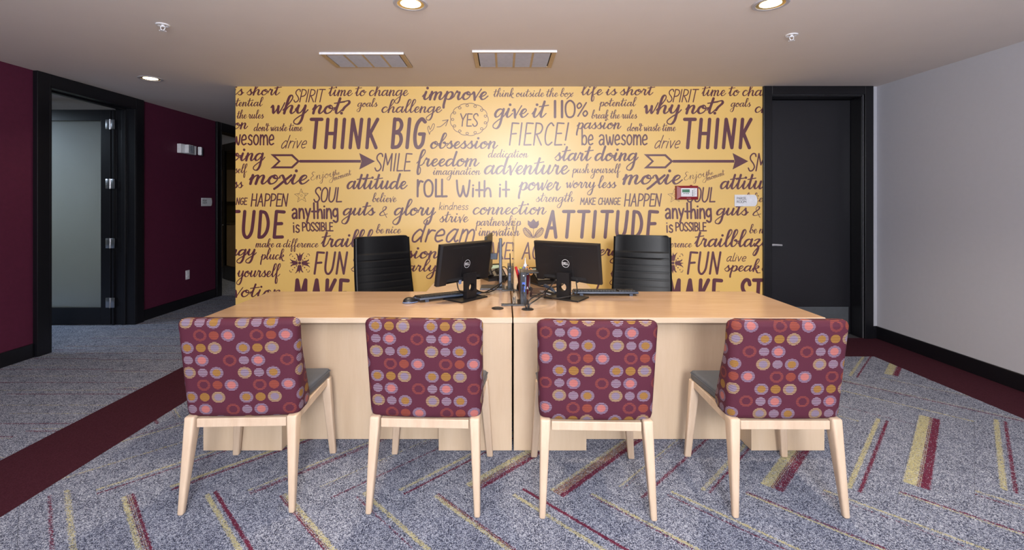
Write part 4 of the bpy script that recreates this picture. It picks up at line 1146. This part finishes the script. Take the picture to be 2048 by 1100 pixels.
def scissors(x, y, z, rot, m1, m2, label):
    t = empty('scissors', (x, y, TZ1 + z), rot, label, 'scissors')
    for s, m in ((-1, m1), (1, m2)):
        pts = [(s * .013 + .011 * math.cos(a), 0, .02 + .022 * math.sin(a)) for a in [2 * PI * k / 16 for k in range(16)]]
        bm = BM(); tube(bm, pts, .0042, 8, True); obj('handle', bm, m, t, True)
    bm = BM(); box(bm, -.006, .0, -.001, .001, -.09, .0); box(bm, .0, .006, .001, .003, -.09, .0); obj('blade', bm, M_steel, t)
scissors(.150, 3.262, .150, .5, M_greyb, M_orange, 'scissors with blue-grey and orange handles upright in pen cup')
scissors(.176, 3.275, .135, -.3, M_greyb, M_orange, 'second scissors leaning at the right rim of pen cup')
t = empty('tape_dispenser', (.150, 3.40, TZ1), .2, 'small black tape dispenser behind the pen cup', 'tape dispenser')
prof = [(-.055, 0), (.055, 0), (.055, .02), (.03, .035), (.0, .06), (-.02, .07), (-.045, .055), (-.055, .03)]
bm = BM(); prism(bm, prof, -.02, .02); obj('body', bm, M_plast, t)
bm = BM(); lathe(bm, [(.012, -.009), (.026, -.009), (.026, .009), (.012, .009), (.012, -.009)], 20, M=Matrix.Translation((-.02, 0, .066)) @ Matrix.Rotation(PI / 2, 4, 'X')); obj('tape_roll', bm, M_paper, t, True)

def phone(loc, rz, label, sd):
    t = empty('desk_phone', loc, rz, label, 'telephone', None)
    prof = [(-.09, 0), (.09, 0), (.09, .02), (-.06, .12), (-.09, .115)]
    bm = BM(); prism(bm, prof, -.085, .085, Matrix.Rotation(PI / 2, 4, 'Z')); obj('base', bm, M_plast, t)
    # tilted face: from (y .09,z .02) up to (y -.06,z .12)
    F = Matrix.Translation((.02 * sd, .015, .0745)) @ Matrix.Rotation(math.atan2(-.10, .15), 4, 'X')
    bm = BM(); box(bm, -.05, .055, -.065, .07, 0, .004, .001, F); fc = obj('faceplate', bm, M_keypad, t)
    bm = BM(); box(bm, -.04, .045, -.06, -.02, .004, .006, .001, F); obj('display', bm, plain('phone_display', (168, 190, 172), .3), fc)
    bm = BM()
    for i in range(3):
        for j in range(4): box(bm, -.03 + i * .02, -.016 + i * .02, -.005 + j * .017, .006 + j * .017, .004, .009, .001, F)
    obj('keypad', bm, M_key, fc)
    bm = BM(); pts = catmull([(-.062 * sd, -.085, .15), (-.062 * sd, -.07, .165), (-.062 * sd, -.02, .142), (-.062 * sd, .04, .10), (-.062 * sd, .075, .062), (-.062 * sd, .085, .045)], 5)
    n_ = len(pts); tube(bm, pts, [.016 + .010 * abs(2 * i / (n_ - 1) - 1) ** 3 for i in range(n_)], 12); obj('handset', bm, M_plast, t, True)
    return t
phone((-.085, 3.90, TZ1), math.radians(205), 'office telephone with light display behind the left monitor', -1)
phone((.30, 3.72, TZ1), math.radians(-155), 'black office telephone with handset behind the right monitor', 1)
# brown letter sorter, stapler, papers
t = empty('wire_tray', (.232, 3.19, TZ1), math.radians(-12), 'dark brown slatted letter tray right of the pen cup', 'tray')
bm = BM(); box(bm, -.05, .05, -.035, .035, 0, .003); 
obj('tray_base', bm, M_mesh, t)
for k in range(5):
    bm = BM(); tube(bm, [(-.05, -.035 + k * .017, .003), (-.05, -.035 + k * .017, .03 + k * .004), (.05, -.035 + k * .017, .034 + k * .004), (.05, -.035 + k * .017, .003)], .0025, 6); obj('wire', bm, M_mesh, t)
for z in (.015, .026):
    bm = BM(); tube(bm, [(-.05, -.035, z), (.05, -.035, z)], .0025, 6); obj('wire', bm, M_mesh, t)
t = empty('stapler', (.325, 3.28, TZ1 + .001), math.radians(120), 'black and grey stapler lying on white papers', 'stapler')
bm = BM(); box(bm, -.06, .06, -.015, .015, 0.003, .012, .003); obj('base', bm, M_plast, t)
bm = BM(); tube(bm, catmull([(-.062, 0, .016), (-.03, 0, .03), (.02, 0, .04), (.058, 0, .045), (.064, 0, .04)], 5), [.008] * 5 + [.013] * 11 + [.014] * 5, 10); obj('top_arm', bm, M_slate, t, True)
t = empty('paper_sheets', (.37, 3.33, TZ1), .15, 'white paper sheets lying behind the right monitor stand', 'paper')
for k in range(3):
    bm = BM(); box(bm, -.1, .1, -.07, .07, k * .0006, k * .0006 + .0004, 0, Matrix.Rotation(.06 * k, 4, 'Z')); obj('sheet', bm, M_paper, t)

# cables
def cable(pts, r_, label, rough=None):
    bm = BM(); tube(bm, catmull(pts, 8), r_, 7); o = obj('cable', bm, M_plast, None, True, label); tag(o, None, 'cable')
Z = TZ1
cable([(.135, 2.80, Z), (.125, 2.80, Z + .04), (.115, 2.82, Z + .10), (.120, 2.90, Z + .13)], .004, 'black cable rising from right grommet to the upright mini computer')
cable([(.142, 2.80, Z), (.150, 2.81, Z + .05), (.20, 2.85, Z + .075), (.27, 2.95, Z + .085), (.33, 3.08, Z + .12), (.352, 3.148, Z + .135)], .004, 'black cable curving from right grommet up to right monitor plug')
cable([(.148, 2.80, Z), (.155, 2.80, Z + .03), (.19, 2.82, Z + .05), (.26, 2.9, Z + .07), (.32, 2.98, Z + .03), (.40, 3.0, Z + .035), (.47, 3.03, Z + .05), (.475, 3.08, Z + .12)], .0038, 'thin black cable sagging in front of the right monitor stand')
cable([(-.305, 3.03, Z + .125), (-.29, 3.0, Z + .08), (-.26, 3.04, Z + .06), (-.21, 3.14, Z + .03), (-.13, 3.28, Z + .012), (-.05, 3.38, Z + .04), (.0, 3.42, Z + .07), (.035, 3.57, Z + .09)], .004, 'black cable running from left monitor plug behind its stand')
cable([(-.215, 3.12, Z + .13), (-.19, 3.14, Z + .06), (-.13, 3.22, Z + .02), (-.06, 3.34, Z + .02), (-.01, 3.44, Z + .06), (.0, 3.56, Z + .03), (.03, 3.60, Z + .06)], .004, 'black cable looping from left monitor towards the silver column')
cable([(-.16, 3.92, Z + .06), (-.14, 3.82, Z + .03), (-.08, 3.80, Z + .09), (-.05, 3.86, Z + .05), (-.10, 3.86, Z + .01), (-.03, 3.80, Z + .02), (.02, 3.72, Z + .06)], .0045, 'tangled black cable below the left telephone')
cable([(-.08, 3.9, Z + .08), (-.0, 3.85, Z + .11), (.03, 3.75, Z + .09), (.035, 3.6, Z + .08)], .0035, 'thin dark cable arching from left telephone to mini computer')
cable([(.14, 3.62, Z + .01), (.2, 3.55, Z + .03), (.28, 3.5, Z + .012), (.36, 3.42, Z + .02), (.42, 3.32, Z + .06), (.37, 3.2, Z + .12)], .005, 'thick black cable lying behind the right monitor')

# ------------------------------------------------------------------ wall things
t = empty('fire_alarm_panel', (mx(1372), WALL_Y, mz(385.5)), 0, 'red fire alarm panel with green display on the mural', 'alarm panel')
w2, h2 = .113, .072
bm = BM(); hexa(bm, [(-w2, -.0, -h2), (w2, -.0, -h2), (w2, 0, h2), (-w2, 0, h2)], [(-w2 + .004, -.04, -h2 + .004), (w2 - .004, -.04, -h2 + .004), (w2 - .004, -.04, h2 - .004), (-w2 + .004, -.04, h2 - .004)], 0)
bmesh.ops.recalc_face_normals(bm, faces=bm.faces); bx = obj('housing', bm, M_red, t)
bm = BM()
o_ = [(-w2 + .006, -h2 + .006), (w2 - .006, -h2 + .006), (w2 - .006, h2 - .006), (-w2 + .006, h2 - .006)]; i_ = [(-.072, -.042), (.093, -.042), (.093, .048), (-.072, .048)]
for k in range(4):
    j = (k + 1) % 4
    bm.faces.new([bm.verts.new((o_[k][0], -.0402, o_[k][1])), bm.verts.new((o_[j][0], -.0402, o_[j][1])), bm.verts.new((i_[j][0], -.052, i_[j][1])), bm.verts.new((i_[k][0], -.052, i_[k][1]))])
bm.faces.new([bm.verts.new((x, -.052, z)) for x, z in i_])
bmesh.ops.recalc_face_normals(bm, faces=bm.faces); obj('bevelled_cover', bm, M_red, t)
bm = BM(); box(bm, -.07, .091, -.054, -.052, -.040, .046, 0); fp = obj('face_plate', bm, M_ivory, t)
bm = BM(); box(bm, -.060, .016, -.0555, -.054, .002, .033); obj('display', bm, M_lcd, fp)
bm = BM()
for k in range(3): box(bm, -.046 + k * .02, -.035 + k * .02, -.0555, -.054, -.013, -.006)
for k in range(7): box(bm, .041, .050, -.0555, -.054, .020 - k * .009, .025 - k * .009)
obj('button', bm, M_ink, fp)
bm = BM()
for k in range(9): box(bm, .054, .080 - (k % 3) * .006, -.0548, -.054, .038 - k * .0085, .0395 - k * .0085)
obj('printed_lines', bm, M_ink, fp)
bm = BM(); lathe(bm, [(0, 0), (.012, 0), (.01, .008), (0, .01)], 14, M=Matrix.Translation((.045, -.02, h2 - .002))); obj('key_lock', bm, M_red, t, True)
bm = BM()
for k in range(4): box(bm, -.012 + k * .011, -.005 + k * .011, -.0532, -.052, -.060, -.053)
obj('small_print', bm, plain('pale_red_print', (190, 120, 125), .5), t)

def room_sign(loc, rz, w_, h_, lines, label, s=1):
    t = empty('room_sign', loc, rz, label, 'sign', None)
    bm = BM(); box(bm, -w_ / 2 + .01, w_ / 2 + .006, -.004, 0, -h_ / 2 + .004, h_ / 2, 0); obj('backplate', bm, M_yel, t)
    r_ = h_ / 2; n_ = 12
    pl = [(-w_ / 2, -h_ / 2), (w_ / 2 - .03, -h_ / 2)] + [(w_ / 2 - .03 + .03 * math.cos(a), r_ * math.sin(a)) for a in [-PI / 2 + PI * k / n_ for k in range(1, n_)]] + [(w_ / 2 - .03, h_ / 2), (-w_ / 2, h_ / 2)]
    bm = BM(); prism(bm, pl, -.010, -.004); pt = obj('plate', bm, M_ivory, t)
    bm = BM()
    for k, (tx, wd) in enumerate(lines): draw(bm, tx, CAP, -w_ / 2 + .022, -w_ / 2 + .022 + wd, .010 - k * .034, .024, .0032, -.0108)
    for f in bm.faces:
        f.normal_update()
        if f.normal.y > 0: f.normal_flip()
    obj('lettering', bm, M_ink, pt)
    return t
room_sign((mx(1491), WALL_Y, mz(401)), 0, .232, .118, (('PARCEL', .10), ('ROOM', .096)), 'white rounded sign reading PARCEL ROOM on the mural')
room_sign((XL, 6.625, 1.39), PI / 2, .232, .115, (('BREAK', .088), ('ROOM', .09)), 'white rounded sign reading BREAK ROOM on burgundy wall')
t = empty('emergency_light', (XL, 6.20, 2.085), PI / 2, 'white twin head emergency light high on the burgundy wall', 'emergency light')
bm = BM(); box(bm, -.17, .14, -.05, 0, -.06, .06, .006); obj('housing', bm, M_ivory, t)
for hx, hy, rot_ in ((-.04, -.05, 0), (.205, -.03, .45)):
    T_ = Matrix.Translation((hx, hy, 0)) @ Matrix.Rotation(rot_, 4, 'Z')
    bm = BM(); box(bm, -.062, .062, -.05, 0, -.058, .058, .014, T_); hd = obj('lamp_head', bm, M_ivory, t, True)
    bm = BM()
    for i in range(3):
        for j in range(5): lathe(bm, [(0, 0), (.011, 0), (.009, .003), (0, .003)], 10, M=T_ @ Matrix.Translation((-.03 + i * .03, -.05, -.04 + j * .02)) @ Matrix.Rotation(PI / 2, 4, 'X'))
    obj('lamp_lens', bm, M_slate, hd)
t = empty('wall_outlet', (XL, 6.23, .42), PI / 2, 'white double power outlet low on the burgundy wall', 'outlet')
bm = BM(); box(bm, -.037, .037, -.006, 0, -.06, .06, .002); pt = obj('cover_plate', bm, M_ivory, t)
for z in (-.022, .022):
    bm = BM(); box(bm, -.017, .017, -.009, -.006, z - .015, z + .015, .003); so = obj('socket', bm, M_paper, pt)
for z in (-.022, .022):
    bm = BM(); box(bm, -.007, -.005, -.0096, -.009, z - .005, z + .006); box(bm, .005, .007, -.0096, -.009, z - .005, z + .006); obj('slots', bm, M_ink, pt)

# ------------------------------------------------------------------ ceiling things
def downlight(x, y, label, power):
    t = empty('recessed_downlight', (x, y, H), 0, label, 'ceiling light', 'recessed downlights in the ceiling')
    bm = BM(); lathe(bm, [(.078, .0), (.100, .0), (.102, -.003), (.098, -.007), (.080, -.006), (.078, .0)], 36); obj('trim_ring', bm, M_vent, t, True)
    bm = BM(); lathe(bm, [(.079, -.004), (.074, -.002), (.058, -.0012), (.05, -.001)], 36); obj('reflector', bm, plain('gold_reflector', (235, 205, 140), .25, .6), t, 'all')
    bm = BM(); lathe(bm, [(.0, -.0035), (.045, -.0035), (.06, -.002)], 36); obj('lens', bm, M_bulb, t, 'all')
    l = bpy.data.lights.new('downlight_lamp', 'SPOT'); l.energy = power; l.color = (1, .80, .56); l.spot_size = math.radians(130); l.spot_blend = .6; l.shadow_soft_size = .06
    o = bpy.data.objects.new('downlight_lamp', l); C.objects.link(o); o.parent = t; o.location = (0, 0, -.02)
for x, y, lab in ((-.555, 2.78, 'round recessed downlight at the top edge, left of centre'), (1.585, 2.78, 'round recessed downlight at the top edge, right of centre'), (-3.378, 4.467, 'round recessed downlight over the corridor at the left')):
    downlight(x, y, lab, 120 if x > -3 else 18)
def sprinkler(x, y, label):
    t = empty('sprinkler_head', (x, y, H), 0, label, 'sprinkler', 'white sprinkler heads in the ceiling')
    bm = BM(); lathe(bm, [(.026, 0), (.040, 0), (.041, -.004), (.036, -.007), (.028, -.005), (.024, .0)], 28); obj('escutcheon', bm, M_ivory, t, True)
    bm = BM(); lathe(bm, [(0, 0), (.010, 0), (.010, -.012), (.006, -.016), (0, -.016)], 16)
    for s in (-1, 1): tube(bm, catmull([(s * .009, 0, -.010), (s * .015, 0, -.020), (s * .010, 0, -.032), (0, 0, -.038)], 4), .0028, 6)
    obj('frame_arms', bm, M_ivory, t, True)
    bm = BM(); lathe(bm, [(0, -.038), (.007, -.038), (.016, -.041), (.016, -.0425), (0, -.0425)], 16)
    for k in range(12): a = k * PI / 6; box(bm, .015, .021, -.0018, .0018, -.0425, -.041, 0, Matrix.Rotation(a, 4, 'Z'))
    obj('deflector', bm, M_ivory, t)
sprinkler(-2.27, 3.11, 'white sprinkler head near the upper left of the ceiling')
sprinkler(2.03, 3.30, 'white sprinkler head near the upper right of the ceiling')
def vent(x0, x1, y0, y1, label):
    t = empty('ceiling_vent', ((x0 + x1) / 2, (y0 + y1) / 2, H), 0, label, 'vent', 'return air vents in the ceiling')
    w2, d2 = (x1 - x0) / 2, (y1 - y0) / 2
    bm = BM(); box(bm, -w2, w2, -d2, d2, -.003, 0); obj('back_plate', bm, M_dark, t)
    bm = BM()
    box(bm, -w2, w2, -d2, -d2 + .022, -.014, -.003, .002); box(bm, -w2, w2, d2 - .03, d2, -.014, -.003, .002)
    box(bm, -w2, -w2 + .035, -d2 + .022, d2 - .03, -.014, -.003, .002); box(bm, w2 - .035, w2, -d2 + .022, d2 - .03, -.014, -.003, .002)
    for k in (1, 2, 3): xx = -w2 + .035 + (2 * w2 - .07) * k / 4; box(bm, xx - .009, xx + .009, -d2 + .022, d2 - .03, -.014, -.003, .001)
    obj('frame', bm, M_ventf, t)
    bm = BM(); box(bm, -w2 - .003, w2 + .003, -d2 - .004, -d2, -.016, 0); obj('front_lip', bm, M_ivory, t)
    for k in range(4):
        a = -w2 + .035 + (2 * w2 - .07) * k / 4 + .009; b = -w2 + .035 + (2 * w2 - .07) * (k + 1) / 4 - .009
        for j in range(12):
            yy_ = -d2 + .035 + j * (2 * d2 - .075) / 11
            bm = BM(); box(bm, a, b, -.012, .012, -.0008, .0008, 0, Matrix.Translation((0, yy_, -.009)) @ Matrix.Rotation(math.radians(-28), 4, 'X')); obj('slat', bm, M_vent, t)
vent(-1.455, -.795, 3.69, 4.07, 'square return air vent in ceiling, left of the two')
vent(-.245, .41, 3.64, 4.07, 'square return air vent in ceiling, right of the two')
# lights of the side rooms
area('office_light', (-6.6, 4.4, H - .1), (0, 0, 0), 1.2, 1.2, 75, (.68, .84, 1))
area('break_light', (-5.6, 7.0, H - .1), (0, 0, 0), .8, .8, 16, (1, .85, .6))
# break room cabinet seen through the open door
t = empty('break_room_cabinet', (-6.6, 10.3, 0), 0, 'dim tan wall cabinet inside the dark break room', 'cabinet')
bm = BM(); box(bm, -.9, 1.6, -.3, .28, .003, .9, .003); obj('lower_body', bm, M_panel, t)
bm = BM(); box(bm, -.92, 1.62, -.32, .28, .9, .94, .003); obj('counter', bm, M_tan, t)
bm = BM(); box(bm, -.9, 1.6, .0, .28, 1.4, 2.1, .003); obj('upper_body', bm, M_panel, t)
